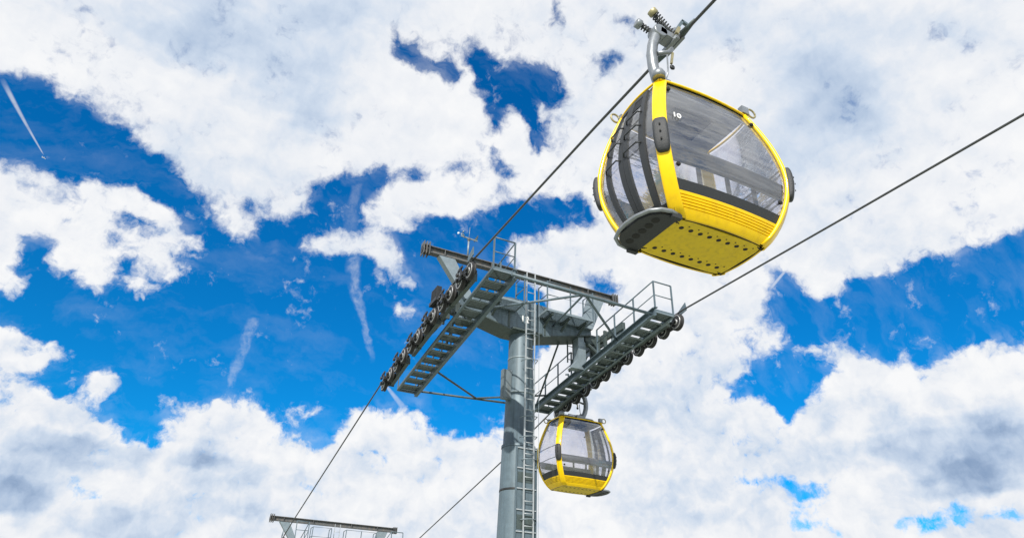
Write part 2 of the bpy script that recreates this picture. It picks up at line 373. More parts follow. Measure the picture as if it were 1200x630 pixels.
# vapour trails: (azimuth, elevation) start, end, half width at both ends, strength, fleeciness
az0, el0 = azel(d0)
trail = 0.0
for (a0, e0, a1, e1, w0, w1, st, ro) in [(-16.3, 30.5, -20.95, 34.06, 0.05, 0.25, 0.5, 0.35), (9.04, 35.62, 9.77, 28.86, 1.0, 0.95, 0.16, 0.8), (9.6, 29.5, 13.0, 21.2, 0.9, 0.25, 0.36, 0.95), (2.6, 23.2, 1.75, 16.6, 0.9, 0.35, 0.28, 0.95), (51.6, 28.5, 49.2, 26.6, 0.14, 0.22, 0.6, 0.3), (14.5, 19.5, 16.7, 17.4, 0.12, 0.4, 0.45, 0.4)]:
    ax, ey = R(a0), R(e0)
    dx, dy = R(a1) - ax, R(e1) - ey
    LL = dx * dx + dy * dy
    px = mth('SUBTRACT', az0 if ro < .5 else az, ax); py = mth('SUBTRACT', el0 if ro < .5 else el, ey)
    t = mth('ADD', mth('MULTIPLY', px, dx / LL), mth('MULTIPLY', py, dy / LL))
    cross = mth('ABSOLUTE', mth('SUBTRACT', mth('MULTIPLY', px, dy / math.sqrt(LL)), mth('MULTIPLY', py, dx / math.sqrt(LL))))
    wd = mth('MULTIPLY_ADD', t, R(w1 - w0), R(w0))
    core = mrange(mth('DIVIDE', cross, mth('MAXIMUM', wd, 0.0001)), 0.25, 1.0, 1.0, 0.0, smooth=True)
    lim = mth('MULTIPLY', mrange(t, -0.02, 0.04), mrange(t, 0.8, 1.02, 1.0, 0.0))
    fl = mrange(noise(d1, 110.0, 5.0, 0.65), 0.5 - 0.22 * ro - 0.25 * (1 - ro), 0.5 + 0.2 * ro, 1 - ro, 1.0)
    s = mth('MULTIPLY', mth('MULTIPLY', core, lim), mth('MULTIPLY', fl, st))
    trail = mth('MAXIMUM', s, trail)
alpha = mth('MAXIMUM', alpha, trail)

# cloud brightness: sunlit tops, grey-blue undersides, billow relief
relief = mth('MULTIPLY', mth('SUBTRACT', puff, puff_s), mrange(el0, R(20), R(36), 1.15, 0.6))
big = noise(d0, 5.0, 4.0, 0.5)
grey = mth('MULTIPLY_ADD', shade, 1.0, mth('MULTIPLY_ADD', mth('SUBTRACT', big, 0.50), 0.70, 0.16))
grey = mth('SUBTRACT', grey, relief)
grey = mth('SUBTRACT', grey, mth('MULTIPLY', mth('MULTIPLY', mth('SUBTRACT', heads, 0.5), 0.45), low))
grey = mth('ADD', grey, mth('MULTIPLY', mth('SUBTRACT', fine, 0.5), 0.09))
gr = nd('ShaderNodeValToRGB')
gr.color_ramp.elements[0].position = 0.0
gr.color_ramp.elements[0].color = (0.74, 0.745, 0.755, 1)
gr.color_ramp.elements[1].position = 1.0
gr.color_ramp.elements[1].color = (0.20, 0.285, 0.43, 1)
for p_, c_ in ((0.20, (0.665, 0.685, 0.72, 1)), (0.45, (0.50, 0.57, 0.67, 1)), (0.72, (0.34, 0.43, 0.57, 1))):
    e_ = gr.color_ramp.elements.new(p_)
    e_.color = c_
L.new(grey, gr.inputs[0])

sky = nd('ShaderNodeTexSky', sky_type='NISHITA')
sky.sun_disc = False
sky.sun_elevation = math.asin(SUN.z)
sky.sun_rotation = math.atan2(SUN.x, SUN.y)
sky.altitude = 900
sky.air_density = 1.0
sky.dust_density = 0.4
sky.ozone_density = 3.0
STR = 0.10
# deep, saturated blue as in the photograph
tm = nd('ShaderNodeMix', data_type='RGBA')             # purer, lighter blue towards the horizon
L.new(mrange(el0, R(14), R(40)), tm.inputs[0])
tm.inputs[6].default_value = (0.03, 0.80, 1.22, 1)
tm.inputs[7].default_value = (0.008, 0.78, 1.36, 1)
tint = vmt('MULTIPLY', sky.outputs[0], tm.outputs[2])
cl = vscale(gr.outputs[0], 1.0 / STR)
mx = nd('ShaderNodeMix', data_type='RGBA')
L.new(alpha, mx.inputs[0])
L.new(tint, mx.inputs[6])
L.new(cl, mx.inputs[7])
bg = nd('ShaderNodeBackground')
bg.inputs[1].default_value = STR
L.new(mx.outputs[2], bg.inputs[0])
wo = nd('ShaderNodeOutputWorld')
L.new(bg.outputs[0], wo.inputs[0])
world.cycles.sampling_method = 'MANUAL'
world.cycles.sample_map_resolution = 512

# ------------------------------------------------------------------ materials


def mat(name, col, rough=0.5, metal=0.0, coat=0.0, var=0.12, vscale_=6.0, bump=0.0, spec=0.5, dirt=None):
    m = bpy.data.materials.new(name)
    m.use_nodes = True
    t = m.node_tree
    b = t.nodes['Principled BSDF']
    b.inputs['Roughness'].default_value = rough
    b.inputs['Metallic'].default_value = metal
    b.inputs['Coat Weight'].default_value = coat
    b.inputs['Coat Roughness'].default_value = 0.08
    b.inputs['Specular IOR Level'].default_value = spec
    tcn = t.nodes.new('ShaderNodeTexCoord')
    n = t.nodes.new('ShaderNodeTexNoise')
    n.inputs['Scale'].default_value = vscale_
    n.inputs['Detail'].default_value = 6
    n.inputs['Roughness'].default_value = 0.65
    t.links.new(tcn.outputs['Object'], n.inputs['Vector'])
    rp = t.nodes.new('ShaderNodeValToRGB')
    rp.color_ramp.elements[0].position = 0.3
    rp.color_ramp.elements[1].position = 0.7
    rp.color_ramp.elements[0].color = tuple(c * (1 - var) for c in col) + (1,)
    rp.color_ramp.elements[1].color = tuple(min(1, c * (1 + var)) for c in col) + (1,)
    t.links.new(n.outputs['Fac'], rp.inputs[0])
    outc = rp.outputs[0]
    if dirt:                                             # rain streaks and stains running down the metal
        mp = t.nodes.new('ShaderNodeMapping')
        mp.inputs['Scale'].default_value = (9, 9, 0.7)
        t.links.new(tcn.outputs['Object'], mp.inputs[0])
        n2 = t.nodes.new('ShaderNodeTexNoise')
        n2.inputs['Scale'].default_value = 1.4
        n2.inputs['Detail'].default_value = 7
        t.links.new(mp.outputs[0], n2.inputs['Vector'])
        r2 = t.nodes.new('ShaderNodeValToRGB')
        r2.color_ramp.elements[0].position = 0.50
        r2.color_ramp.elements[1].position = 0.72
        r2.color_ramp.elements[0].color = (0, 0, 0, 1)
        r2.color_ramp.elements[1].color = (0.65, 0.65, 0.65, 1)
        t.links.new(n2.outputs['Fac'], r2.inputs[0])
        mxn = t.nodes.new('ShaderNodeMix')
        mxn.data_type = 'RGBA'
        t.links.new(r2.outputs[0], mxn.inputs[0])
        t.links.new(outc, mxn.inputs[6])
        mxn.inputs[7].default_value = tuple(dirt) + (1,)
        outc = mxn.outputs[2]
    t.links.new(outc, b.inputs['Base Color'])
    ro = t.nodes.new('ShaderNodeMapRange')
    ro.inputs[3].default_value = max(0.03, rough - 0.1)
    ro.inputs[4].default_value = min(1, rough + 0.1)
    t.links.new(n.outputs['Fac'], ro.inputs[0])
    t.links.new(ro.outputs[0], b.inputs['Roughness'])
    if bump:
        bn = t.nodes.new('ShaderNodeBump')
        bn.inputs['Strength'].default_value = bump
        bn.inputs['Distance'].default_value = 0.01
        t.links.new(n.outputs['Fac'], bn.inputs['Height'])
        t.links.new(bn.outputs[0], b.inputs['Normal'])
    return m


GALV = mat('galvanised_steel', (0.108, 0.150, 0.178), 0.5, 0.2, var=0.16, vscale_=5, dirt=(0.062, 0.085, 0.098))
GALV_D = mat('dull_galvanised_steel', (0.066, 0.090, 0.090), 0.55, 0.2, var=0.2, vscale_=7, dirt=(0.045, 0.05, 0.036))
LIGHT = mat('pale_zinc', (0.215, 0.265, 0.295), 0.45, 0.3, var=0.12, vscale_=8)
WHITE = mat('aluminium_ladder', (0.42, 0.45, 0.47), 0.4, 0.3, var=0.08)
BROWN = mat('weathered_beam_steel', (0.10, 0.105, 0.108), 0.65, 0.1, var=0.25, vscale_=9, dirt=(0.18, 0.15, 0.12))
DARK = mat('greasy_black_steel', (0.030, 0.032, 0.034), 0.45, 0.3, var=0.3, vscale_=14)
RUBBER = mat('rubber', (0.022, 0.022, 0.024), 0.7, 0.0, var=0.2, vscale_=20)
PAD = mat('bumper_plastic', (0.024, 0.027, 0.031), 0.6, 0.0, var=0.25, vscale_=60, bump=0.5)
HUB = mat('wheel_aluminium', (0.42, 0.43, 0.43), 0.42, 0.55, var=0.2, vscale_=20)
ROPE = mat('steel_rope', (0.075, 0.078, 0.08), 0.5, 0.4, var=0.3, vscale_=30)
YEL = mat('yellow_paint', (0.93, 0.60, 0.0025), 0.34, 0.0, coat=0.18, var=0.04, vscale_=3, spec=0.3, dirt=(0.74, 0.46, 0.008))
YEL_F = mat('yellow_floor_shaded', (0.70, 0.50, 0.004), 0.6, 0.0, var=0.07, vscale_=5, bump=0.0, dirt=(0.46, 0.33, 0.012))  # body yellow darkened: underside shade put into the floor colour, plus dirt streaks
SILV = mat('cast_silver', (0.25, 0.27, 0.29), 0.38, 0.5, var=0.12, vscale_=10)
CEIL = mat('ceiling_panel', (0.62, 0.63, 0.65), 0.5, var=0.05)
SEAT = mat('seat_cover', (0.026, 0.029, 0.034), 0.6, var=0.1)
BRASS = mat('yellow_zinc', (0.36, 0.32, 0.18), 0.45, 0.5, var=0.2)
SIGNW = mat('white_marking', (0.8, 0.8, 0.8), 0.5, var=0.02)
BLACKH = mat('black_fittings_hole_shade', (0.012, 0.012, 0.012), 0.8, var=0.1)  # black studs and screws; also shade painted into holes and panel grooves
CONC = mat('concrete', (0.30, 0.29, 0.27), 0.85, var=0.2, vscale_=4, bump=0.4)
GREYB = mat('grey_box_paint', (0.14, 0.175, 0.195), 0.5, 0.1, var=0.1, dirt=(0.11, 0.12, 0.12))


def glass_mat(name, tintc, refl):
    m = bpy.data.materials.new(name)
    m.use_nodes = True
    t = m.node_tree
    t.nodes.clear()
    o = t.nodes.new('ShaderNodeOutputMaterial')
    tr = t.nodes.new('ShaderNodeBsdfTransparent')
    tr.inputs[0].default_value = tintc + (1,)
    g = t.nodes.new('ShaderNodeBsdfGlossy')
    g.inputs['Roughness'].default_value = 0.03
    g.inputs['Color'].default_value = (0.9, 0.92, 0.95, 1)
    tcn = t.nodes.new('ShaderNodeTexCoord')
    mp = t.nodes.new('ShaderNodeMapping')
    mp.inputs['Scale'].default_value = (1.2, 1.2, 5)
    n = t.nodes.new('ShaderNodeTexNoise')
    n.inputs['Scale'].default_value = 2.0
    n.inputs['Detail'].default_value = 3
    bn = t.nodes.new('ShaderNodeBump')
    bn.inputs['Strength'].default_value = 0.12
    bn.inputs['Distance'].default_value = 0.05
    t.links.new(tcn.outputs['Object'], mp.inputs[0])
    t.links.new(mp.outputs[0], n.inputs['Vector'])
    t.links.new(n.outputs['Fac'], bn.inputs['Height'])
    t.links.new(bn.outputs[0], g.inputs['Normal'])
    fr = t.nodes.new('ShaderNodeLayerWeight')
    fr.inputs[0].default_value = refl
    mx_ = t.nodes.new('ShaderNodeMixShader')
    mr = t.nodes.new('ShaderNodeMapRange')
    mr.inputs[3].default_value = 0.11
    mr.inputs[4].default_value = 0.9
    t.links.new(fr.outputs['Fresnel'], mr.inputs[0])
    df = t.nodes.new('ShaderNodeBsdfDiffuse')  # streaked pale haze on the pane; puts reflection sheen into its colour
    df.inputs[0].default_value = (0.72, 0.74, 0.80, 1)
    haze_sheen = t.nodes.new('ShaderNodeMixShader')
    mp2 = t.nodes.new('ShaderNodeMapping')
    mp2.inputs['Scale'].default_value = (0.5, 0.5, 7)
    mp2.inputs['Rotation'].default_value = (0.1, 0.16, 0)
    n3 = t.nodes.new('ShaderNodeTexNoise')
    n3.inputs['Scale'].default_value = 2.5
    n3.inputs['Detail'].default_value = 2
    t.links.new(tcn.outputs['Object'], mp2.inputs[0])
    t.links.new(mp2.outputs[0], n3.inputs['Vector'])
    mf = t.nodes.new('ShaderNodeMapRange')
    mf.inputs[1].default_value = 0.35
    mf.inputs[2].default_value = 0.7
    mf.inputs[3].default_value = 0.045
    mf.inputs[4].default_value = 0.14
    t.links.new(n3.outputs['Fac'], mf.inputs[0])
    t.links.new(mf.outputs[0], haze_sheen.inputs[0])
    t.links.new(tr.outputs[0], haze_sheen.inputs[1])
    t.links.new(df.outputs[0], haze_sheen.inputs[2])
    t.links.new(mr.outputs[0], mx_.inputs[0])
    t.links.new(haze_sheen.outputs[0], mx_.inputs[1])
    t.links.new(g.outputs[0], mx_.inputs[2])
    t.links.new(mx_.outputs[0], o.inputs[0])
    return m


GLASS = glass_mat('smoked_glazing', (0.885, 0.875, 0.925), 0.33)

# ------------------------------------------------------------------ mesh helpers


class MB:
    def __init__(s):
        s.v, s.f, s.m, s.s = [], [], [], []

    def face(s, idx, m=0, sm=False):
        s.f.append(idx); s.m.append(m); s.s.append(sm)

    def box(s, c, size, ax=None, m=0):
        c = Vector(c)
        ax = ax or (Vector((1, 0, 0)), Vector((0, 1, 0)), Vector((0, 0, 1)))
        b = len(s.v)
        for i in (-.5, .5):
            for j in (-.5, .5):
                for k in (-.5, .5):
                    s.v.append(c + ax[0] * size[0] * i + ax[1] * size[1] * j + ax[2] * size[2] * k)
        for q in ((0, 1, 3, 2), (4, 6, 7, 5), (0, 4, 5, 1), (2, 3, 7, 6), (0, 2, 6, 4), (1, 5, 7, 3)):
            s.face([b + i for i in q], m)
        return s

    def bar(s, p, q, w, h, up=(0, 0, 1), m=0, cx=0.0, cz=0.0):
        """box section from p to q; w across, h along up"""
        p, q, up = Vector(p), Vector(q), Vector(up)
        d = q - p
        y = d.normalized()
        x = y.cross(up).normalized()
        z = x.cross(y)
        return s.box((p + q) / 2 + x * cx + z * cz, (w, d.length, h), (x, y, z), m)

    def tube(s, pts, r, n=8, m=0, sm=True, caps=True):
        pts = [Vector(p) for p in pts]
        rr = r if isinstance(r, (list, tuple)) else [r] * len(pts)
        t0 = (pts[1] - pts[0]).normalized()
        a = Vector((0, 0, 1)) if abs(t0.z) < .9 else Vector((1, 0, 0))
        x = t0.cross(a).normalized()
        b0 = len(s.v)
        for i, p in enumerate(pts):
            if i == 0:
                t = t0
            elif i == len(pts) - 1:
                t = (pts[i] - pts[i - 1]).normalized()
            else:
                t = ((pts[i + 1] - p).normalized() + (p - pts[i - 1]).normalized()).normalized()
            x = (x - t * x.dot(t)).normalized()
            y = t.cross(x)
            for k in range(n):
                a_ = 2 * math.pi * k / n
                s.v.append(p + (x * math.cos(a_) + y * math.sin(a_)) * rr[i])
        for i in range(len(pts) - 1):
            for k in range(n):
                k2 = (k + 1) % n
                s.face([b0 + i * n + k, b0 + i * n + k2, b0 + (i + 1) * n + k2, b0 + (i + 1) * n + k], m, sm)
        if caps:
            s.face([b0 + k for k in range(n)][::-1], m)
            s.face([b0 + (len(pts) - 1) * n + k for k in range(n)], m)
        return s

    def lathe(s, prof, o, axis, n=24, mats=None, sm=True, closed=True):
        """prof: (radius, distance along axis) list"""
        o, ax = Vector(o), Vector(axis).normalized()
        a = Vector((0, 0, 1)) if abs(ax.z) < .9 else Vector((1, 0, 0))
        x = ax.cross(a).normalized()
        y = ax.cross(x)
        b0 = len(s.v)
        for (r, h) in prof:
            for k in range(n):
                t = 2 * math.pi * k / n
                s.v.append(o + ax * h + (x * math.cos(t) + y * math.sin(t)) * r)
        for i in range(len(prof) - 1):
            for k in range(n):
                k2 = (k + 1) % n
                s.face([b0 + i * n + k, b0 + i * n + k2, b0 + (i + 1) * n + k2, b0 + (i + 1) * n + k],
                       mats[i] if mats else 0, sm)
        if closed:
            s.face([b0 + k for k in range(n)][::-1], mats[0] if mats else 0)
            s.face([b0 + (len(prof) - 1) * n + k for k in range(n)], mats[-1] if mats else 0)
        return s

    def prism(s, poly, vec, m=0):
        vec = Vector(vec)
        b = len(s.v)
        n = len(poly)
        for p in poly:
            s.v.append(Vector(p))
        for p in poly:
            s.v.append(Vector(p) + vec)
        s.face([b + i for i in range(n)][::-1], m)
        s.face([b + n + i for i in range(n)], m)
        for i in range(n):
            j = (i + 1) % n
            s.face([b + i, b + j, b + n + j, b + n + i], m)
        return s

    def grid(s, fn, nu, nv, m=0, sm=True):
        b = len(s.v)
        for i in range(nu + 1):
            for j in range(nv + 1):
                s.v.append(Vector(fn(i / nu, j / nv)))
        for i in range(nu):
            for j in range(nv):
                a = b + i * (nv + 1) + j
                s.face([a, a + nv + 1, a + nv + 2, a + 1], m, sm)
        return s

    def slab(s, fn, nu, nv, th, m=0):
        """curved slab: fn(u, v, offset) with offset 0 (outside) and -th (inside), edges closed"""
        s.grid(lambda a, b: fn(a, b, 0.0), nu, nv, m)
        s.grid(lambda a, b: fn(1 - a, b, -th), nu, nv, m)
        for e in (0, 1):
            s.grid(lambda a, b, e=e: fn(a if e else 1 - a, e, -th * b), nu, 1, m, False)
            s.grid(lambda a, b, e=e: fn(e, 1 - a if e else a, -th * b), nv, 1, m, False)
        return s

    def build(s, name, mats, parent=None, org=(0, 0, 0)):
        org = Vector(org)
        me = bpy.data.meshes.new(name)
        me.from_pydata([tuple(p - org) for p in s.v], [], s.f)
        for mm in (mats if isinstance(mats, (list, tuple)) else [mats]):
            me.materials.append(mm)
        me.polygons.foreach_set('material_index', s.m)
        me.polygons.foreach_set('use_smooth', s.s)
        import bmesh
        bm = bmesh.new()
        bm.from_mesh(me)
        bmesh.ops.recalc_face_normals(bm, faces=bm.faces)
        bm.to_mesh(me)
        bm.free()
        me.update()
        o = bpy.data.objects.new(name, me)
        C.objects.link(o)
        if parent:
            o.parent = parent
        return o


def tag(o, label=None, cat=None, group=None, kind=None):
    for k, v_ in (('label', label), ('category', cat), ('group', group), ('kind', kind)):
        if v_:
            o[k] = v_
    return o


def empty(name, loc):
    o = bpy.data.objects.new(name, None)
    o.empty_display_size = 0.2
    o.location = loc
    C.objects.link(o)
    return o


def dup(o, parent=None):
    c = o.copy()
    C.objects.link(c)
    if parent:
        c.parent = parent
    for ch in list(o.children):
        dup(ch, c)
    return c


# ------------------------------------------------------------------ ground: a meadow falling away along the line
def gz(x, y):
    if y < 5:
        z = -1.7 + max(0, 5 - y) * 0.03 * (1 if y > -60 else 0) + (1.95 if y <= -60 else 0)
    elif y < 90:
        z = -1.7 - 0.21 * (y - 5)
    else:
        z = -19.55 - 6 * (1 - math.exp(-(y - 90) / 30.0))
    return z


coords = [-9000, -3000, -1000, -400, -200, -120, -80] + list(range(-60, 121, 6)) + [150, 200, 300, 500, 1000, 3000, 9000]
g = MB()
nxy = len(coords)
for xx in coords:
    for yy in coords:
        g.v.append(Vector((xx, yy, gz(xx, yy) + (0.12 * math.sin(xx * .31) * math.sin(yy * .27) if abs(xx) < 200 and abs(yy) < 200 else 0))))
for i in range(nxy - 1):
    for j in range(nxy - 1):
        a = i * nxy + j
        g.face([a, a + nxy, a + nxy + 1, a + 1], 0, True)
GRASS = mat('pale_meadow_bounce', (0.33, 0.35, 0.27), 0.9, var=0.25, vscale_=0.6, bump=0.6)  # unseen ground, its colour paled to bounce light onto the undersides
tag(g.build('ground', GRASS), kind='structure')

# ------------------------------------------------------------------ haul ropes
XL, XR = 5.16, 11.24
ROPE_L = [(-60, 9.2), (-30, 7.95), (-10, 7.85), (0, 7.97), (4.47, 8.09), (7.5, 8.18), (12.8, 8.25), (13.6, 8.24), (15.0, 8.13), (16.4, 7.98), (17.8, 7.81),
          (19.2, 7.60), (19.95, 7.46), (25.1, 6.41), (32.3, 4.94), (34.4, 4.47), (36, 4.02), (37.8, 3.48), (39.5, 2.93), (41.2, 2.33), (60, -4.0), (100, -15)]
ROPE_R = [(-60, 9.2), (-30, 7.95), (-10, 7.85), (0, 7.97), (3.8, 8.08), (7.2, 8.13), (12.6, 8.23), (13.4, 8.20), (14.8, 8.09), (16.2, 7.93), (17.6, 7.76),
          (19.0, 7.55), (19.6, 7.44), (23.84, 6.47), (32.7, 4.70), (34.4, 4.36), (36, 3.97), (37.8, 3.46), (39.5, 2.93), (41.2, 2.33), (60, -4.0), (100, -15)]


def rope_z(tab, y):
    for (a, za), (b, zb) in zip(tab, tab[1:]):
        if a <= y <= b:
            return za + (zb - za) * (y - a) / (b - a)


for x, tab, lab in ((XL, ROPE_L, 'steel haul rope carrying the large near cabin, running past the left sheave wheels'),
                    (XR, ROPE_R, 'steel haul rope carrying the small far cabin, running past the right sheave wheels')):
    rb = MB()
    rb.tube([(x, y, z) for y, z in tab], 0.024, 10)
    o = rb.build('haul_rope', ROPE, None, (x, 16, 8))
    o.location = (x, 16, 8)
    tag(o, lab, 'cable', 'haul ropes of the cable car')

# ------------------------------------------------------------------ lift tower
TX, TY = 8.2, 16.37
TB = (TX, TY, -4.09)
tower = empty('lift_tower', TB)
tag(tower, 'large grey steel cable car tower with ladder, wind gauge and two sheave trains', 'lift tower', 'lift towers along the line')


def tp(mb, name, m, parent=None):
    return mb.build(name, m, parent or tower, TB)


# mast: three tapering shells bolted together
b = MB()
b.lathe([(.62, -4.05), (.56, 0.5), (.505, 2.6), (.455, 4.83)], (TX, TY, 0), (0, 0, 1), 40, closed=False)
b.lathe([(.47, 4.83), (.47, 4.90), (.428, 4.901), (.40, 6.34), (.365, 7.42), (.36, 8.45)], (TX, TY, 0), (0, 0, 1), 40, closed=False)
mast = tp(b, 'mast', GALV)
for z, r, hh, mt in ((3.70, .487, .055, DARK), (6.36, .416, .05, LIGHT), (7.42, .375, .045, LIGHT), (8.2, .40, .05, GALV)):
    f_ = MB().lathe([(r - .02, -hh / 2), (r, -hh / 2), (r, hh / 2), (r - .02, hh / 2)], (TX, TY, z), (0, 0, 1), 40)
    tp(f_, 'flange_ring', mt, mast)
fb = MB()
for k in range(14):
    a = 2 * math.pi * k / 14
    fb.lathe([(.02, -.05), (.02, .05)], (TX + .42 * math.cos(a), TY + .42 * math.sin(a), 7.35), (0, 0, 1), 6)
tp(MB().box((TX, TY, -4.05), (2.2, 2.2, .7)), 'footing', CONC)

# cross arm: box girder, deepest over the mast
b = MB()
YF, YB = 16.0, 16.72
prof = [(6.05, 8.58), (7.68, 8.20), (8.72, 8.20), (10.45, 8.62), (10.45, 9.02), (8.75, 9.20), (7.65, 9.22), (6.05, 8.98)]
b.prism([(x, YF, z) for x, z in prof], (0, YB - YF, 0))
arm = tp(b, 'cross_arm', GALV)
b = MB()
for (x0, z0), (x1, z1) in zip(prof[:3], prof[1:4]):
    b.bar((x0, 16.36, z0 - .018), (x1, 16.36, z1 - .018), .76, .03)
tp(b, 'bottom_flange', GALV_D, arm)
b = MB()
for x in (7.60, 8.80):
    b.box((x, YF - .006, 8.70), (.05, .03, .92))
b.box((8.2, 15.965, 8.215), (1.0, .10, .05))
tp(b, 'stiffener', GALV_D, arm)

# number painted on the arm
def text_mesh(txt, size, mtx, m, name, parent, org=(0, 0, 0)):
    cu = bpy.data.curves.new(name, 'FONT')
    cu.body = txt
    cu.size = size
    cu.extrude = 0.002
    cu.align_x = 'CENTER'
    cu.align_y = 'CENTER'
    cu.offset = size * 0.02
    to = bpy.data.objects.new(name + '_curve', cu)
    C.objects.link(to)
    dg = bpy.context.evaluated_depsgraph_get()
    me = bpy.data.meshes.new_from_object(to.evaluated_get(dg))
    bpy.data.objects.remove(to)
    bpy.data.curves.remove(cu)
    me.transform(mtx)
    me.transform(Matrix.Translation(-Vector(org)))
    me.materials.clear()
    me.materials.append(m)
    me.name = name
    o = bpy.data.objects.new(name, me)
    C.objects.link(o)
    o.parent = parent
    return o


text_mesh('12', .30, Matrix.Translation((8.13, YF - .006, 8.60)) @ Matrix.Rotation(R(90), 4, 'X'), SIGNW, 'tower_number', arm, TB)

# maintenance beam on two horns
b = MB()
for dz, w, h in ((.10, .20, .026), (-.10, .20, .026), (0, .03, .175)):
    b.box((8.08, 15.95, 10.04 + dz), (6.62, w, h))
for x in (5.4, 6.9, 8.9, 10.3):
    for sy in (-.065, .065):
        b.box((x, 15.95 + sy, 10.04), (.02, .08, .17))
beam = tp(b, 'crossbeam', BROWN)
for x0, dirs in ((4.74, -1), (11.40, 1)):
    for k, (r, dx) in enumerate(((.20, 0), (.20, .10), (.22, .21))):
        b = MB().box((x0 - dirs * dx * .8, 15.95, 10.04), (.022, .30, .40 if dirs < 0 else .32))
        tp(b, 'end_plate', BROWN, beam)
    b = MB().lathe([(.10, -.11), (.15, -.09), (.10, -.03), (.10, .03), (.15, .09), (.10, .11)], (x0 - dirs * .08, 15.95, 10.04 - .02), (1, 0, 0), 20)
    tp(b, 'end_pulley', DARK, beam)
for poly in ([(5.22, 9.90), (5.72, 9.90), (6.42, 8.72), (6.12, 8.72)], [(10.36, 9.90), (10.90, 9.90), (10.42, 8.74), (10.02, 8.74)]):
    b = MB()
    b.prism([(x, 15.84, z) for x, z in poly], (0, .22, 0))
    for i in (1, 3):
        p, q = poly[i], poly[(i + 1) % 4]
        b.bar((p[0], 15.95, p[1]), (q[0], 15.95, q[1]), .26, .02, (0, 1, 0)) if False else None
    tp(b, 'beam_horn', LIGHT)

# wind gauge on the beam
wg = tp(MB().tube([(6.14, 15.95, 10.17), (6.14, 15.95, 10.80)], .028, 8), 'wind_gauge', LIGHT)
b = MB().tube([(6.14, 15.95, 10.80), (6.15, 15.95, 11.22)], .008, 6)
tp(b, 'lightning_rod', LIGHT, wg)
b = MB().bar((5.88, 15.95, 10.83), (6.42, 15.95, 10.80), .03, .035)
tp(b, 'crossbar', LIGHT, wg)
b = MB().lathe([(.03, 0), (.045, .02), (.045, .1), (.02, .12)], (6.14, 15.95, 10.72), (0, 0, 1), 12)
tp(b, 'junction_box', BROWN, wg)
b = MB().tube([(5.90, 15.95, 10.84), (5.90, 15.95, 10.93)], .02, 8)
for k in range(3):
    a = k * 2.094 + .4
    b.tube([(5.90, 15.95, 10.93), (5.90 + .10 * math.cos(a), 15.95 + .10 * math.sin(a), 10.93)], .006, 6)
    b.lathe([(.004, 0), (.028, .012), (.034, .035)], (5.90 + .10 * math.cos(a), 15.95 + .10 * math.sin(a), 10.93), (-math.sin(a), math.cos(a), 0), 10)
tp(b, 'cup_rotor', LIGHT, wg)
b = MB().tube([(6.40, 15.95, 10.81), (6.40, 15.95, 10.90)], .018, 8)
b.box((6.40, 16.02, 10.92), (.012, .30, .09))
tp(b, 'wind_vane', GALV_D, wg)

# ladders
def ladder(x0, x1, y, z0, z1, step, m, name, rad=.022, tilt=0.0):
    b = MB()
    for x in (x0, x1):
        b.bar((x, y, z0), (x - tilt * 1.0, y, z1), .024, .05, (0, 1, 0))
    lo = tp(b, name, m)
    b = MB().tube([(0, 0, 0), (x1 - x0, 0, 0)], .012, 6)
    rg = b.build('rung', m, lo)
    z = z0 + step / 2
    first = True
    while z < z1 - .1:
        r_ = rg if first else rg.copy()
        if not first:
            C.objects.link(r_)
            r_.parent = lo
        first = False
        r_.location = Vector((x0 - tilt * (z - z0) / (z1 - z0), y, z)) - Vector(TB)
        z += step
    return lo


lo = ladder(8.08, 8.36, 15.68, -3.4, 10.02, .30, WHITE, 'ladder', tilt=.08)
for z in (7.98, 7.2, 5.55, 5.0, 4.4, 2.9):
    b = MB().tube([(7.97, 15.86, z), (8.0, 15.66, z), (8.2, 15.6, z + .02), (8.40, 15.66, z + .03), (8.43, 15.92, z)], .012, 6)
    tp(b, 'ladder_bracket', LIGHT, lo)
b = MB().tube([(8.47, 15.62, -3), (8.40, 15.62, 9.4)], .006, 6)
tp(b, 'safety_cable', LIGHT, lo)
# shield of the climb lock on the lower ladder
b = MB()
b.box((8.14, 15.76, .70), (.58, .02, 8.1))
for x in (7.845, 8.435):
    b.box((x, 15.75, .70), (.02, .07, 8.1))
sh = tp(b, 'climb_shield', GALV)
k = 0
z = -3.1
while z < 4.7:
    tp(MB().box((8.14, 15.735, z), (.6, .03, .025)), 'shield_rib', WHITE, sh)
    z += .52
for z in (3.95, 2.85, 1.9, .8):
    tp(MB().box((8.14, 15.748, z), (.5, .012, .26 if z > 3 else .34)), 'shield_plate', GALV_D, sh)
ladder(9.86, 10.06, 16.45, 7.75, 8.9, .22, GALV_D, 'side_ladder')

# electrical box on the mast
b = MB()
b.box((7.71, 16.27, 6.57), (.27, .16, .86))
bx = tp(b, 'control_box', GREYB)
tp(MB().box((7.71, 16.181, 6.57), (.24, .014, .80)), 'box_door', GREYB, bx)
tp(MB().box((7.86, 16.40, 6.6), (.10, .14, .5)), 'box_bracket', DARK, bx)

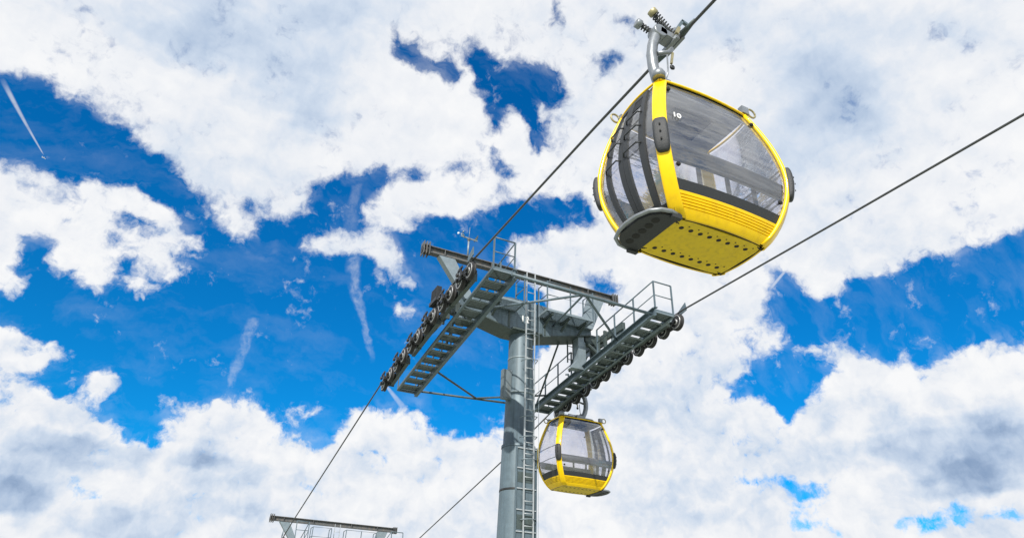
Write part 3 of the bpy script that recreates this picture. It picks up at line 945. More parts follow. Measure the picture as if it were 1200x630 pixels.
# work platforms on the arm
def work_platform(x0, x1, z=8.80):
    y0, y1 = 15.42, 15.98
    b = MB()
    for y in (y0, y1 - .02):
        b.bar((x0, y, z), (x1, y, z), .03, .07)
    for x in (x0, x1):
        b.bar((x, y0, z), (x, y1, z), .03, .07)
    pl = tp(b, 'work_platform', LIGHT)
    b = MB()
    n = int((x1 - x0) / .045)
    for i in range(n):
        x = x0 + (i + .5) * (x1 - x0) / n
        b.box((x, (y0 + y1) / 2, z), (.008, y1 - y0, .03))
    for i in range(8):
        y = y0 + (i + .5) * (y1 - y0) / 8
        b.box(((x0 + x1) / 2, y, z), (x1 - x0, .012, .026))
    tp(b, 'grating', GALV, pl)
    for i in range(3 if x1 - x0 > 1.2 else 1):
        x = x0 + .2 + i * .6
        b = MB().bar((x, y0 + .03, z - .07), (x, 16.0, z - .07), .07, .07)
        b.bar((x, y0 + .18, z - .11), (x, 16.0, z - .30), .06, .05)
        tp(b, 'support_bracket', GALV_D, pl)
    hz = z + .95
    for x, y in ((x0, y0), (x1, y0), (x0, y1), (x1, y1)) + ((((x0 + x1) / 2, y0),) if x1 - x0 > 1.2 else ()):
        tp(MB().bar((x, y, z), (x, y, hz), .035, .035, (0, 1, 0)), 'rail_post', GALV, pl)
    for h, nm in ((hz, 'handrail'), (z + .5, 'middle_rail')):
        tp(MB().tube([(x0, y1, h), (x0, y0, h), (x1, y0, h), (x1, y1, h)], .017, 6), nm, GALV, pl)


work_platform(6.85, 7.80)
work_platform(8.57, 10.17)

# posts carrying the sheave trains
for sx, x0 in ((-1, 6.18), (1, 10.22)):
    b = MB()
    if sx > 0:
        b.box((x0 - .08, 16.2, 8.2), (.26, .30, .9))
        b.prism([(x0 - .46, 16.05, 7.44), (x0 - .02, 16.05, 7.44), (x0 + .05, 16.05, 7.76), (x0 - .21, 16.05, 7.76)], (0, .26, 0))
    else:
        b.box((x0, 16.2, 8.35), (.22, .26, .6))
    hp = tp(b, 'train_post', LIGHT)
    xo = x0 + sx * .62
    for yy_ in (15.15, 16.85):
        arch = [(xo, yy_ - .35, 8.0), (xo, yy_ - .35, 8.62), (xo, yy_ + .35, 8.62), (xo, yy_ + .35, 8.0), (xo, yy_ + .2, 8.0)]
        arch += [(xo, yy_ + .2 * math.cos(a), 8.0 + .3 * math.sin(a)) for a in [math.pi * i / 8 for i in range(1, 8)]]
        arch += [(xo, yy_ - .2, 8.0)]
        tp(MB().prism(arch, (.05 * sx, 0, 0)), 'gusset_plate', LIGHT, hp)
    b = MB().bar((x0, 16.2, 8.5), (xo + sx * .1, 16.2, 8.5), .3, .3)
    b.bar((xo, 14.8, 8.55), (xo, 17.2, 8.55), .10, .22)
    for y in (15.6, 16.0, 16.4):
        b.box((xo - sx * .14, y, 8.35), (.10, .06, .62))
    tp(b, 'mounting_frame', GALV_D, hp)

# sheave trains
WR = .238


def wheel_mesh():
    b = MB()
    # grooved rubber tyre, then dished hub
    b.lathe([(WR - .05, -.055), (WR, -.05), (WR, -.03), (WR - .018, -.012), (WR - .018, .012), (WR, .03), (WR, .05), (WR - .05, .055)], (0, 0, 0), (1, 0, 0), 28, [0] * 7)
    for sgn in (-1, 1):
        b.lathe([(WR - .045, .0), (WR - .045, sgn * .062), (WR - .065, sgn * .062), (WR - .075, sgn * .03), (.085, sgn * .03), (.07, sgn * .07), (.03, sgn * .075)], (0, 0, 0), (1, 0, 0), 28, [1] * 6)
        for k in range(6):
            a = k * math.pi / 3
            b.lathe([(.022, sgn * .031), (.022, sgn * .036)], (0, .112 * math.cos(a), .112 * math.sin(a)), (1, 0, 0), 10, [2])
    return b


wheel0 = None


def sheave_train(x, sx, tab, y0, y1, n=12):
    """x: rope, sx: side on which the wheels show their outer faces"""
    global wheel0
    inn = -sx
    ys = [y0 + (y1 - y0) * i / (n - 1) for i in range(n)]
    pos = [Vector((x, y, rope_z(tab, y) - .024 - WR + .018)) for y in ys]
    # short main girder carrying the three rocker beams
    bz = -.02 if sx < 0 else .03
    b = MB()
    a_, c_ = pos[3] + Vector((inn * .27, 0, bz + .14)), pos[n - 4] + Vector((inn * .27, 0, bz + .14))
    b.bar(a_, c_, .10, .18)
    mid = (a_ + c_) / 2
    b.bar(mid, mid + Vector((inn * .34, 0, .5)), .2, .22, (0, 1, 0))
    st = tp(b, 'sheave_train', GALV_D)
    for k in range(3):
        p, q = pos[4 * k], pos[4 * k + 3]
        off = Vector((inn * .18, 0, bz))
        d = (q - p).normalized()
        p, q = p + d * .18, q - d * .18
        b = MB().bar(p + off, q + off, .11, .20)
        for e in (p + off, q + off):
            b.bar(e - d * .015, e + d * .015, .14, .24)
        for y_ in (.25, .75):
            b.box(p.lerp(q, y_) + Vector((inn * .08, 0, bz)), (.18, .05, .07))
        tp(b, 'rocker_beam', GALV_D, st)
    for k in range(n // 2):
        p, q = pos[2 * k], pos[2 * k + 1]
        d = (q - p).normalized()
        up = Vector((1, 0, 0)).cross(d)
        b = MB()
        for xo in (-.10, .10):
            poly = []
            for (e, sg) in ((q, 1), (p, -1)):
                for i in range(7):
                    t = -math.pi / 2 + math.pi * i / 6
                    poly.append(e + d * sg * .06 * math.cos(t) + up * (.06 * math.sin(t) * sg) + Vector((xo - .012, 0, -.01)))
            b.prism(poly, (.024, 0, 0))
        for e in (p, q, (p + q) / 2 - up * .03):
            b.lathe([(.05, -.15), (.05, -.11), (.03, -.11), (.03, .11), (.05, .11), (.05, .15)], e, (1, 0, 0), 12)
        tp(b, 'rocker_plate', DARK, st)
    for i, p in enumerate(pos):
        if wheel0 is None:
            wheel0 = wheel_mesh().build('wheel', [RUBBER, HUB, DARK], st)
            w = wheel0
        else:
            w = wheel0.copy()
            C.objects.link(w)
            w.parent = st
        w.location = p - Vector(TB)
        w.rotation_euler = (random.uniform(0, 6), 0, 0)
    # rope catchers and guards on the outer side
    for k in range(n // 2):
        p = (pos[2 * k] + pos[2 * k + 1]) / 2
        b = MB()
        b.bar(p + Vector((sx * .14, -.06, -.05)), p + Vector((sx * .16, 0, .20)), .09, .03, (1, 0, 0))
        b.bar(p + Vector((sx * .16, -.14, .17)), p + Vector((sx * .16, .14, .14)), .035, .06)
        b.lathe([(.045, -.03), (.06, 0), (.045, .03)], p + Vector((sx * .17, .16, .06)), (1, 0, 0), 12)
        tp(b, 'rope_catcher', DARK, st)
    e0, e1 = pos[0], pos[-1]
    b = MB()
    b.prism([e0 + Vector((sx * .08, -.02, .20)), e0 + Vector((sx * .08, -.34, .26)), e0 + Vector((sx * .08, -.30, .50)), e0 + Vector((sx * .08, .02, .33))], (.02 * sx, 0, 0))
    tp(b, 'rope_guide', GALV, st)
    b = MB()
    b.tube([e0 + Vector((inn * .13, .05, .03)), e0 + Vector((inn * .16, .35, .05)), e0 + Vector((inn * .2, 1.0, -.02))], .035, 8)
    b.lathe([(.03, -.05), (.05, -.04), (.05, .04), (.03, .05)], e0 + Vector((inn * .12, .1, .05)), (1, 0, 0), 12)
    b.lathe([(.03, -.05), (.05, -.04), (.05, .04), (.03, .05)], e0 + Vector((inn * .15, .45, .02)), (1, 0, 0), 12)
    tp(b, 'sensor_arm', LIGHT, st)
    return st


stl = sheave_train(XL, -1, ROPE_L, 13.12, 19.85)
str_ = sheave_train(XR, 1, ROPE_R, 12.9, 19.42)
# brush-like catcher standing on the left train
b = MB()
for i in range(6):
    b.box((XL - .06, 15.20 + i * .08, 8.34), (.14, .025, .40))
b.box((XL - .06, 15.4, 8.14), (.18, .55, .10))
tp(b, 'catcher_comb', DARK, stl)

# catwalks
def catwalk(xi, xo, y0, z0, y1, z1, rails):
    sg = 1 if xo > xi else -1
    zz = lambda y: z0 + (z1 - z0) * (y - y0) / (y1 - y0)
    b = MB()
    P0, P1 = Vector((xi, y0, z0)), Vector((xi, y1, z1))
    b.bar(P0, P1, .025, .20, cz=-.06)
    for dz in (.04, -.16):
        b.bar(P0 + Vector((-sg * .04, 0, dz)), P1 + Vector((-sg * .04, 0, dz)), .10, .018)
    Q0, Q1 = Vector((xo, y0, z0)), Vector((xo, y1, z1))
    b.bar(Q0, Q1, .02, .10, cz=-.02)
    b.bar(Q0 + Vector((0, 0, -.07)), Q1 + Vector((0, 0, -.07)), .07, .012)
    for y in (y0, y1):
        b.bar((xi, y, zz(y) - .03), (xo, y, zz(y) - .03), .02, .10)
    cw = tp(b, 'catwalk', GALV)
    nT = 15
    pitch = (y1 - y0) / nT
    tw = abs(xo - xi) - .06
    tr0 = None
    for i in range(nT):
        y = y0 + (i + .5) * pitch
        if tr0 is None:
            b = MB()
            dl = .29
            for e in (-dl / 2, dl / 2):
                b.box((0, e, 0), (tw, .012, .032))
            for e in (-tw / 2, tw / 2):
                b.box((e, 0, 0), (.012, dl, .032))
            for k in range(16):
                b.box((-tw / 2 + (k + .5) * tw / 16, 0, .003), (.014, dl, .024))
            for k in range(5):
                b.box((0, -dl / 2 + (k + .5) * dl / 5, .004), (tw, .014, .028))
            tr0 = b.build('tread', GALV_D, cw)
            tr = tr0
        else:
            tr = tr0.copy()
            C.objects.link(tr)
            tr.parent = cw
        tr.location = Vector(((xi + xo) / 2, y, zz(y) - .01)) - Vector(TB)
        if i < 2:
            tr.scale = (1, 1.3, 1)
    cb0 = None
    for i in range(nT + 1):
        y = y0 + i * pitch
        if cb0 is None:
            cb0 = cb = MB().bar((-abs(xo - xi) / 2, 0, 0), (abs(xo - xi) / 2, 0, 0), .03, .03).build('cross_bar', LIGHT, cw)
        else:
            cb = cb0.copy()
            C.objects.link(cb)
            cb.parent = cw
        cb.location = Vector(((xi + xo) / 2, y, zz(y) - .06)) - Vector(TB)
    hh = .86
    for (ya, yb) in rails:
        n = max(2, int(round((yb - ya) / .85)) + 1)
        for i in range(n):
            y = ya + (yb - ya) * i / (n - 1)
            b = MB().bar((xi, y, zz(y) - .1), (xi, y, zz(y) + hh), .035, .04, (0, 1, 0))
            b.box((xi + sg * .0, y, zz(y) + .06), (.10, .10, .02))
            tp(b, 'rail_post', GALV, cw)
        tp(MB().tube([(xi, ya, zz(ya) + hh), (xi, yb, zz(yb) + hh)], .019, 6), 'handrail', GALV, cw)
        tp(MB().tube([(xi, ya, zz(ya) + hh * .52), (xi, yb, zz(yb) + hh * .52)], .014, 6), 'middle_rail', GALV, cw)
    tp(MB().bar((xo, y0, z0 - .05), (xo, y0, z0 + hh), .035, .04, (0, 1, 0)), 'rail_post', GALV, cw)
    tp(MB().tube([(xi, y0, z0 + hh), (xo, y0, z0 + hh)], .019, 6), 'handrail', GALV, cw)
    tp(MB().tube([(xi, y0, z0 + hh * .52), (xo, y0, z0 + hh * .52)], .014, 6), 'middle_rail', GALV, cw)
    tp(MB().bar((xo, y1, z1 - .05), (xo, y1, z1 + .45), .03, .03, (0, 1, 0)), 'rail_post', GALV, cw)
    return cw


cwl = catwalk(6.22, 5.64, 12.87, 8.12, 20.0, 7.22, [(12.87, 15.4), (17.0, 20.0)])
cwr = catwalk(10.2, 10.79, 12.5, 7.93, 19.3, 7.13, [(12.5, 15.3), (16.8, 19.3)])
# hangers from the catwalks up to the arm
for x in (6.12, 10.3):
    for y in (15.4, 17.1):
        tp(MB().bar((x, y, 7.75), (x, 16.36, 8.66), .05, .05), 'catwalk_hanger', GALV_D)

# bracing tubes
def brace(p, q, r, m=GALV):
    tp(MB().tube([p, q], r, 10), 'brace_tube', m)


brace((6.07, 12.7, 7.95), (10.22, 12.6, 7.83), .042)
brace((8.05, 12.72, 7.90), (6.22, 14.82, 7.96), .032)
brace((8.2, 12.70, 7.89), (10.2, 14.32, 7.76), .036)
brace((8.08, 12.72, 7.88), (9.1, 15.98, 8.62), .028)
brace((6.2, 19.85, 7.20), (10.2, 19.25, 7.20), .034, GALV_D)
brace((8.18, 19.55, 7.22), (6.22, 18.2, 7.35), .034, GALV_D)
brace((8.18, 19.55, 7.22), (10.2, 18.25, 7.30), .03, GALV_D)
brace((9.56, 16.4, 8.42), (10.2, 19.1, 7.22), .03, GALV_D)
brace((6.84, 16.4, 8.42), (6.2, 19.7, 7.3), .03, GALV_D)

# ------------------------------------------------------------------ second tower further down the line
tower2 = dup(tower)
tower2.location = Vector(TB) + Vector((0, 21.4, -4.49))
tower2['label'] = 'distant cable car tower whose top beam rises at the bottom of the view'
tilt = R(-10.9)
pv = Vector((0, 0, 7.7 - TB[2]))
for ch in tower2.children:                          # its trains follow the steeper rope
    if ch.name.split('.')[0] in ('catwalk', 'sheave_train', 'brace_tube'):
        ch.rotation_euler = (tilt, 0, 0)
        ch.location = pv - Matrix.Rotation(tilt, 3, 'X') @ pv
for ch in list(tower2.children):
    if ch.name.startswith('wind_gauge'):
        for g2 in list(ch.children):
            bpy.data.objects.remove(g2)
        bpy.data.objects.remove(ch)

# ------------------------------------------------------------------ cabins
HC = 2.13


def Bt(t):
    return max(0.0, 1 - abs(2 * max(t, 0.0) ** .84 - 1) ** 1.75)


def hx(t):
    return .685 + .075 * t + .325 * Bt(t)


def hy(t):
    return .43 + .03 * t + .25 * Bt(t)


def F(face, s, t, off=0.0):
    bul = .055 * (1 - s * s)
    z = t * HC
    if face == 0:
        return Vector((s * hx(t), -(hy(t) + bul + off), z))
    if face == 1:
        return Vector((s * hx(t), hy(t) + bul + off, z))
    if face == 2:
        return Vector((-(hx(t) + bul + off), s * hy(t), z))
    return Vector((hx(t) + bul + off, s * hy(t), z))


def slab(mb, face, s0, s1, t0, t1, off, th, ns=8, nt_=6, m=0):
    mb.slab(lambda a, b_, o: F(face, s0 + (s1 - s0) * a, t0 + (t1 - t0) * b_, off + o), ns, nt_, th, m)


def gondola(name, base, turned, rope_h, label, number):
    g0 = empty(name, base)
    g0.rotation_euler = (0, 0, math.pi if turned else 0)
    tag(g0, label, 'gondola cabin', 'gondola cabins on the ropes')

    def part(mb, nm, m, parent=g0):
        return mb.build(nm, m, parent)

    # floor pan
    b = MB()
    pts = []
    for (sx, sy) in ((-1, -1), (1, -1), (1, 1), (-1, 1)):
        cx_, cy_ = sx * .67, sy * .41
        r_ = .06
        a0 = {(-1, -1): 180, (1, -1): 270, (1, 1): 0, (-1, 1): 90}[(sx, sy)]
        for i in range(6):
            a = R(a0 + 18 * i)
            pts.append((cx_ - sx * r_ + r_ * math.cos(a), cy_ - sy * r_ + r_ * math.sin(a), 0))
    b.prism(pts, (0, 0, .05))
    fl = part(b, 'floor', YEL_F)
    b = MB()
    for yy_ in (-.26, .26):
        for i in range(8):
            x = -.50 + i * .143
            b.lathe([(.030, -.003), (.030, .0005)], (x, yy_, 0), (0, 0, 1), 16)
            b.lathe([(.010, -.003), (.010, .0005)], (x + .07, yy_ - .06, 0), (0, 0, 1), 8)
    for (x, y, a) in ((-.64, -.33, .5), (.62, -.36, .5), (-.64, .33, -.5), (.62, .36, .5)):
        for k in range(2):
            b.box((x + k * .03, y, -.001), (.07, .012, .004), (Vector((math.cos(a), math.sin(a), 0)), Vector((-math.sin(a), math.cos(a), 0)), Vector((0, 0, 1))))
    part(b, 'drain_holes', BLACKH, fl)
    part(MB().box((0, 0, .07), (1.4, .84, .03)), 'floor_mat', SEAT, fl)
    # four yellow corner posts
    for (sx, sy) in ((-1, -1), (1, -1), (1, 1), (-1, 1)):
        b = MB()

        def ring(t, a):
            n_ = Vector((sx, sy, 0)).normalized()
            u_ = Vector((-sy, sx, 0)).normalized()
            c_ = Vector((sx * (hx(t) - .035), sy * (hy(t) - .035), t * HC))
            ca, sa = math.cos(a), math.sin(a)
            f_ = lambda q: math.copysign(abs(q) ** .55, q)
            return c_ + n_ * (.034 * f_(ca)) + u_ * (.088 * f_(sa))
        nS = 22
        b.grid(lambda u_, v_: ring(u_, v_ * 2 * math.pi), nS, 20)
        b.face([len(b.v) - 21 + k for k in range(20)], 0)
        b.face([k for k in range(20)][::-1], 0)
        po = part(b, 'corner_post', YEL)
        # black buffer pad half way up
        b = MB()
        n_ = Vector((sx, sy, 0)).normalized()
        u_ = Vector((-sy, sx, 0)).normalized()
        tc_ = .43

        def pad(a, e):
            th_, ph = (a - .5) * math.pi, e * 2 * math.pi
            q = lambda w_: math.copysign(abs(w_) ** .5, w_)
            t = tc_ + .118 * q(math.sin(th_))
            c_ = Vector((sx * (hx(t) - .01), sy * (hy(t) - .01), t * HC))
            rr_ = abs(math.cos(th_)) ** .5
            return c_ + n_ * (.047 * rr_ * q(math.cos(ph)) + .008) + u_ * (.092 * rr_ * q(math.sin(ph)))
        b.grid(pad, 14, 20)
        part(b, 'buffer_pad', PAD, po)
        b = MB()
        for dt in (-.05, .0, .05):
            t = tc_ + dt
            b.lathe([(.012, 0), (.012, .008)], Vector((sx * (hx(t) - .01), sy * (hy(t) - .01), t * HC)) + n_ * .062, n_, 10)
        part(b, 'pad_screw', BLACKH, po)
    # end walls
    for fc in (0, 1):
        b = MB()
        slab(b, fc, -.93, .93, .0, .125, -.035, .015, 8, 4, 1)
        slab(b, fc, -.93, .93, .0, .046, -.005, .025, 10, 3)
        tt = .0505
        for _ in range(4):
            slab(b, fc, -.915, .915, tt, tt + .0095, -.005, .025, 10, 2)
            tt += .0153
        slab(b, fc, -.93, .93, tt, .128, -.005, .025, 10, 2)
        part(b, 'end_panel', [YEL, BLACKH])
        b = MB()
        slab(b, fc, -.93, .93, .129, .190, -.014, .02, 10, 2)
        part(b, 'window_sill', PAD)
        b = MB()
        b.grid(lambda a, e: F(fc, -.95 + 1.9 * a, .128 + .847 * e, -.02), 14, 28)
        w = part(b, 'end_window', GLASS)
        for s_, t_ in ((-.84, .90), (.84, .90), (-.82, .265), (.82, .265)):
            b = MB().lathe([(.028, -.012), (.028, .012), (.016, .02)], F(fc, s_, t_, 0), F(fc, s_, t_, 1) - F(fc, s_, t_, 0), 14)
            part(b, 'window_stud', BLACKH, w)
        # bench with backrest at this end
        sy = -1 if fc == 0 else 1
        b = MB()
        b.box((0, sy * .36, .40), (1.30, .30, .07))
        b.box((0, sy * .40, .24), (1.2, .10, .28))
        bench = part(b, 'bench', SEAT)
        b = MB()
        slab(b, fc, -.90, .90, .315, .412, -.045, .06, 10, 4)
        part(b, 'backrest', SEAT, bench)
        b = MB()
        for s_ in (-.45, .0, .45):
            b.box(F(fc, s_, .26, -.09), (.05, .03, .26))
        part(b, 'backrest_bracket', PAD, bench)
    if number:
        pc = F(0, -.80, .62, .004)
        nx = (F(0, -.74, .62, .004) - pc).normalized()
        nz_ = (F(0, -.80, .66, .004) - pc).normalized()
        ny_ = nz_.cross(nx)
        mtx = Matrix((nx, nz_, nx.cross(nz_))).transposed().to_4x4()
        mtx.translation = pc + nx * .05
        text_mesh('10', .13, mtx, SIGNW, 'cabin_number', g0)
    # window side
    b = MB()
    slab(b, 3, -.93, .93, .0, .125, -.035, .015, 6, 4, 1)
    slab(b, 3, -.93, .93, .0, .06, -.005, .025, 8, 3)
    tt = .0645
    for _ in range(3):
        slab(b, 3, -.915, .915, tt, tt + .0105, -.005, .025, 8, 2)
        tt += .015
    slab(b, 3, -.93, .93, tt, .128, -.005, .025, 8, 2)
    part(b, 'side_panel', [YEL, BLACKH])
    b = MB()
    slab(b, 3, -.93, .93, .129, .21, -.014, .02, 8, 2)
    part(b, 'window_sill', PAD)
    b = MB().grid(lambda a, e: F(3, -.95 + 1.9 * a, .128 + .847 * e, -.02), 12, 28)
    w = part(b, 'side_window', GLASS)
    b = MB()
    for t_ in (.38, .55):
        b.tube([F(3, -.9 + .1 * i, t_, -.06) for i in range(19)], .012, 6)
    part(b, 'window_bar', PAD, w)
    # door side: fixed panes and two leaves
    for s0, s1 in ((-.95, -.62), (.58, .95)):
        b = MB().grid(lambda a, e: F(2, s0 + (s1 - s0) * a, .06 + .915 * e, -.02), 6, 24)
        part(b, 'corner_window', GLASS)
        b = MB()
        slab(b, 2, s0, s1, .0, .075, -.006, .03, 4, 2)
        part(b, 'corner_sill', PAD)
    for s0, s1 in ((-.61, -.02), (-.01, .57)):
        b = MB()
        slab(b, 2, s0, s0 + .13, .02, .97, .012, .04, 3, 22)
        slab(b, 2, s1 - .13, s1, .02, .97, .012, .04, 3, 22)
        slab(b, 2, s0 + .13, s1 - .13, .02, .09, .010, .04, 3, 3)
        slab(b, 2, s0 + .13, s1 - .13, .925, .97, .010, .04, 3, 3)
        d_ = part(b, 'door', PAD)
        b = MB().grid(lambda a, e: F(2, s0 + .1 + (s1 - s0 - .2) * a, .06 + .89 * e, -.005), 5, 24)
        part(b, 'door_pane', GLASS, d_)
        for t_ in (.46, .60, .73):
            b = MB().tube([F(2, s0 + .05, t_, .02), F(2, s0 + .12, t_ + .01, .055), F(2, s1 - .12, t_ + .01, .055), F(2, s1 - .05, t_, .02)], .011, 6)
            part(b, 'ski_holder', PAD, d_)
        b = MB()
        for k in range(5):
            slab(b, 2, s0 + .12, s1 - .12, .835 + k * .018, .847 + k * .018, .004, .01, 3, 1)
        if s0 < -.5:
            part(b, 'vent_louvre', PAD, d_)
    # step bar and ski tray below the door
    b = MB()
    path = [(-.64, -.42, .02), (-.80, -.455, .02), (-.92, -.43, .02), (-1.03, -.34, .02), (-1.09, -.18, .02), (-1.11, .0, .02), (-1.09, .18, .02), (-1.03, .34, .02), (-.92, .43, .02), (-.80, .455, .02), (-.64, .42, .02)]
    b.tube(path, .027, 10)
    sb = part(b, 'step_bar', SILV)
    b = MB()
    tr_ = [(-.66, -.38, .01), (-.80, -.42, .01), (-.90, -.39, .01), (-1.0, -.31, .01), (-1.06, -.16, .01), (-1.07, .16, .01), (-1.0, .31, .01), (-.90, .39, .01), (-.80, .42, .01), (-.66, .38, .01)]
    b.prism([(x, y, z - .03) for x, y, z in tr_], (0, 0, .05))
    part(b, 'ski_tray', PAD, sb)
    b = MB()
    for k in range(5):
        b.lathe([(.05, -.024), (.05, -.0205)], (-.88, -.26 + k * .13, 0), (0, 0, 1), 14)
    part(b, 'tray_holes', BLACKH, sb)
    for sy in (-1, 1):
        part(MB().box((-.72, sy * .43, -.01), (.14, .06, .07)), 'bar_bracket', PAD, sb)
    # roof
    b = MB()

    def roofp(a, e):
        s_, q = 2 * a - 1, 2 * e - 1
        x, y = s_ * (hx(1) - .01), q * (hy(1) + .03 * (1 - s_ * s_))
        return Vector((x, y, HC + .02 + .07 * (1 - s_ ** 4) * (1 - q ** 4)))
    b.grid(roofp, 10, 8)
    b.grid(lambda a, e: roofp(1 - a, e) - Vector((0, 0, .03)), 10, 8)
    ro = part(b, 'roof', GALV_D)
    b = MB()
    edge = [F(0, -1 + .2 * i, 1.0, .005) for i in range(11)] + [F(3, -1 + .25 * i, 1.0, .005) for i in range(1, 9)] + \
           [F(1, 1 - .2 * i, 1.0, .005) for i in range(1, 11)] + [F(2, 1 - .25 * i, 1.0, .005) for i in range(1, 9)]
    b.tube([p + Vector((0, 0, .0)) for p in edge], .017, 8)
    part(b, 'roof_rim', YEL, ro)
    part(MB().box((0, 0, HC - .06), (1.40, .84, .025)), 'ceiling', CEIL, ro)
    b = MB()
    b.box((0, 0, HC - .085), (.62, .42, .02))
    part(b, 'ceiling_hatch', SEAT, ro)
    for (sx, sy) in ((-1, -1), (1, -1), (-1, 1), (1, 1)):
        b = MB()
        px, py = sx * (hx(1) - .05), sy * (hy(1) - .05)
        if sx * sy > 0:
            b.lathe([(.085, 0), (.095, .07), (.07, .13), (.02, .15)], (px + sx * .05, py + sy * .04, HC + .03), (0, 0, 1), 16)
        else:
            b.box((px - sx * .02, py + sy * .06, HC + .08), (.12, .08, .12))
            ringp = [(px + sx * .10 + .072 * math.cos(a), py + sy * .08, HC + .075 + .072 * math.sin(a)) for a in [i * math.pi / 8 for i in range(17)]]
            b.tube(ringp, .015, 6, 1)
        part(b, 'lifting_lug', [SILV, BRASS], ro)
    b = MB()
    b.box((0, 0, HC + .14), (.22, .66, .10))
    b.box((0, 0, HC + .17), (.90, .18, .08))
    for sy in (-1, 1):
        b.tube([(-.60, sy * .26, HC + .07), (-.5, sy * .26, HC + .13), (.5, sy * .26, HC + .13), (.60, sy * .26, HC + .07)], .025, 8)
    b.tube([(.16, -.12, HC + .2), (.16, -.12, HC + .32), (-.14, -.12, HC + .32), (-.14, -.12, HC + .2)], .02, 8)
    part(b, 'roof_frame', SILV, ro)
    # hanger arm, curved round the outside of the rope
    k = (rope_h - HC) / 1.57
    H = lambda z: HC + (z - HC) * k
    ctrl = [(0.0, 2.16), (-.10, 2.22), (-.22, 2.34), (-.33, 2.53), (-.40, 2.75), (-.44, 2.98), (-.445, 3.22), (-.41, 3.45), (-.35, 3.64), (-.29, 3.78)]
    b = MB()
    for i in range(len(ctrl) - 1):
        pass
    b.tube([(x, 0, H(z)) for x, z in ctrl], [.070, .072, .075, .078, .080, .080, .080, .080, .085, .088], 14)
    ha = part(b, 'hanger_arm', SILV)
    b = MB()
    b.tube([(-.39, -.06, H(3.22)), (-.22, -.10, H(3.30)), (-.10, -.06, H(3.48))], .035, 8)
    b.tube([(-.36, -.08, H(2.55)), (-.30, -.14, H(2.8)), (-.26, -.12, H(3.2))], .012, 6)
    b.box((-.30, -.10, H(2.62)), (.08, .06, .10))
    part(b, 'arm_bracket', SILV, ha)
    b = MB()
    b.bar((-.20, -.12, H(3.05)), (-.13, -.10, H(3.33)), .03, .03, (0, 1, 0))
    part(b, 'trip_lever', BRASS, ha)
    b = MB().lathe([(.03, -.02), (.045, 0), (.03, .02)], (-.19, -.12, H(2.98)), (0, 1, 0), 12)
    part(b, 'trip_roller', DARK, ha)
    # grip
    rz = rope_h
    b = MB()
    b.lathe([(.11, -.10), (.12, -.08), (.12, .08), (.11, .10)], (-.29, 0, rz + .06), (0, 1, 0), 18)
    b.bar((-.29, 0, rz + .08), (-.02, 0, rz + .03), .20, .11)
    b.box((.035, 0, rz + .015), (.05, .40, .12))
    b.box((-.05, 0, rz - .035), (.07, .34, .06))
    b.bar((-.22, -.02, rz + .10), (.03, -.02, rz + .26), .10, .07, (0, 1, 0))
    gp = part(b, 'grip', SILV)
    for y0_ in (-.24, .24):
        b = MB().tube([(.0, y0_ * .9, rz + .005), (.0, y0_ * 2.1, rz + .004)], [.055, .027], 10)
        part(b, 'rope_guide_sleeve', GALV_D, gp)
    for (p, q, nturn, rad) in (((-.33, -.04, rz + .42), (-.02, -.04, rz + .13), 9, .060), ((-.52, .08, rz + .20), (-.20, .08, rz + .12), 7, .043)):
        p, q = Vector(p), Vector(q)
        d = (q - p).normalized()
        u_ = d.cross(Vector((0, 1, 0))).normalized()
        v2 = d.cross(u_)
        pts = []
        ns = nturn * 12
        for i in range(ns + 1):
            a = 2 * math.pi * nturn * i / ns
            pts.append(p + (q - p) * (i / ns) + (u_ * math.cos(a) + v2 * math.sin(a)) * rad)
        b = MB().tube(pts, .013, 6)
        part(b, 'grip_spring', DARK, gp)
        b = MB().tube([p, q], rad * .55, 10)
        part(b, 'spring_core', SILV, gp)
        b = MB().lathe([(.06, -.05), (.075, -.04), (.075, .03), (.06, .045)], p - d * .05, d, 18)
        part(b, 'running_roller', BRASS if rad > .05 else SILV, gp)
    b = MB()
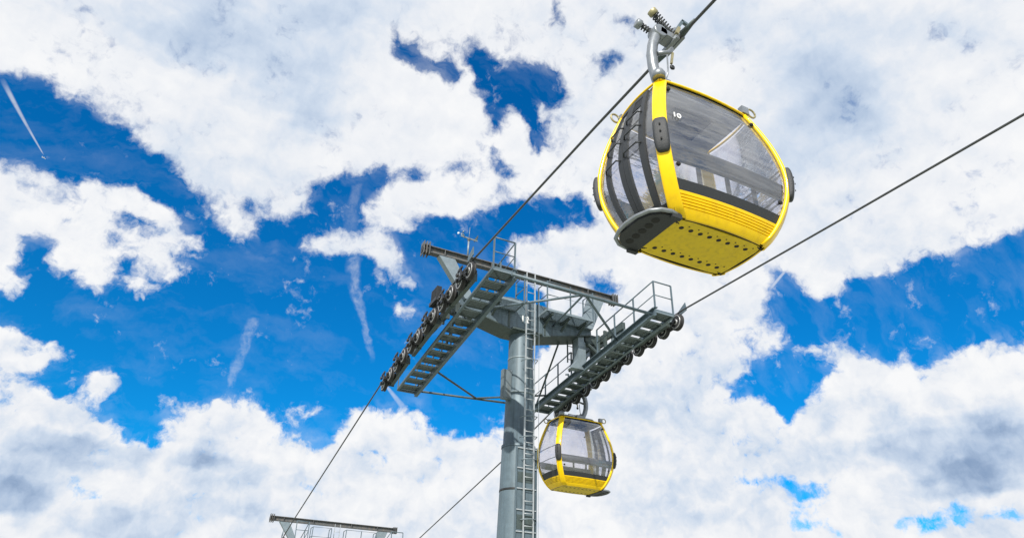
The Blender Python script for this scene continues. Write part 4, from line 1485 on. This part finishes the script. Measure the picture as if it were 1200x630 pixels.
    b.bar((.02, -.03, rz + .22), (.22, -.03, rz + .60), .045, .05, (0, 1, 0))
    b.bar((.20, -.03, rz + .60), (.31, -.03, rz + .57), .045, .05, (0, 1, 0))
    part(b, 'grip_lever', GALV, gp)
    b = MB().lathe([(.05, -.035), (.085, -.03), (.085, .03), (.05, .035)], (.09, .0, rz + .30), (0, 1, 0), 18)
    part(b, 'guide_wheel', SILV, gp)
    b = MB().bar((-.04, -.14, rz + .06), (.02, -.14, rz + .22), .05, .05, (0, 1, 0))
    part(b, 'jaw_link', BRASS, gp)
    return g0


gondola('gondola', (XL, 5.36, 4.45), False, rope_z(ROPE_L, 5.36) - 4.45,
        'large yellow gondola cabin in the foreground, seen from below with its doors to the left', True)
gondola('gondola', (11.26, 18.38, 4.44), True, rope_z(ROPE_R, 18.38) - 4.44,
        'small yellow gondola cabin hanging beyond the tower below the right catwalk', False)

# ------------------------------------------------------------------ distant aircraft
PD = Vector((-0.2404, 0.8294, 0.5043)) * 7000
ac = empty('aircraft', PD)
tag(ac, 'tiny white airliner at the tip of its vapour trail, upper left sky', 'airplane')
hd = (Vector((-0.2404, 0.8294, 0.5043)) - Vector((-0.2962, 0.7737, 0.56))).normalized()
hd.z = 0
hd.normalize()
sdv = Vector((hd.y, -hd.x, 0))
PLW = mat('airliner_white', (0.8, 0.8, 0.8), 0.4, var=0.02)
b = MB().tube([hd * -18, hd * -14, hd * 13, hd * 17, hd * 19], [.6, 1.9, 2.0, 1.5, .3], 12)
b.build('fuselage', PLW, ac)
for sg in (-1, 1):
    b = MB().prism([hd * 4, hd * -2, hd * -9 + sdv * 17 * sg, hd * -6.5 + sdv * 17 * sg], (0, 0, .5))
    b.build('wing', PLW, ac)
    b = MB().prism([hd * -13, hd * -16, hd * -18.5 + sdv * 6 * sg, hd * -17 + sdv * 6 * sg], (0, 0, .4))
    b.build('tailplane', PLW, ac)
b = MB().prism([hd * -12, hd * -17, hd * -19 + Vector((0, 0, 7)), hd * -16.5 + Vector((0, 0, 7))], sdv * .4)
b.build('tail_fin', PLW, ac)
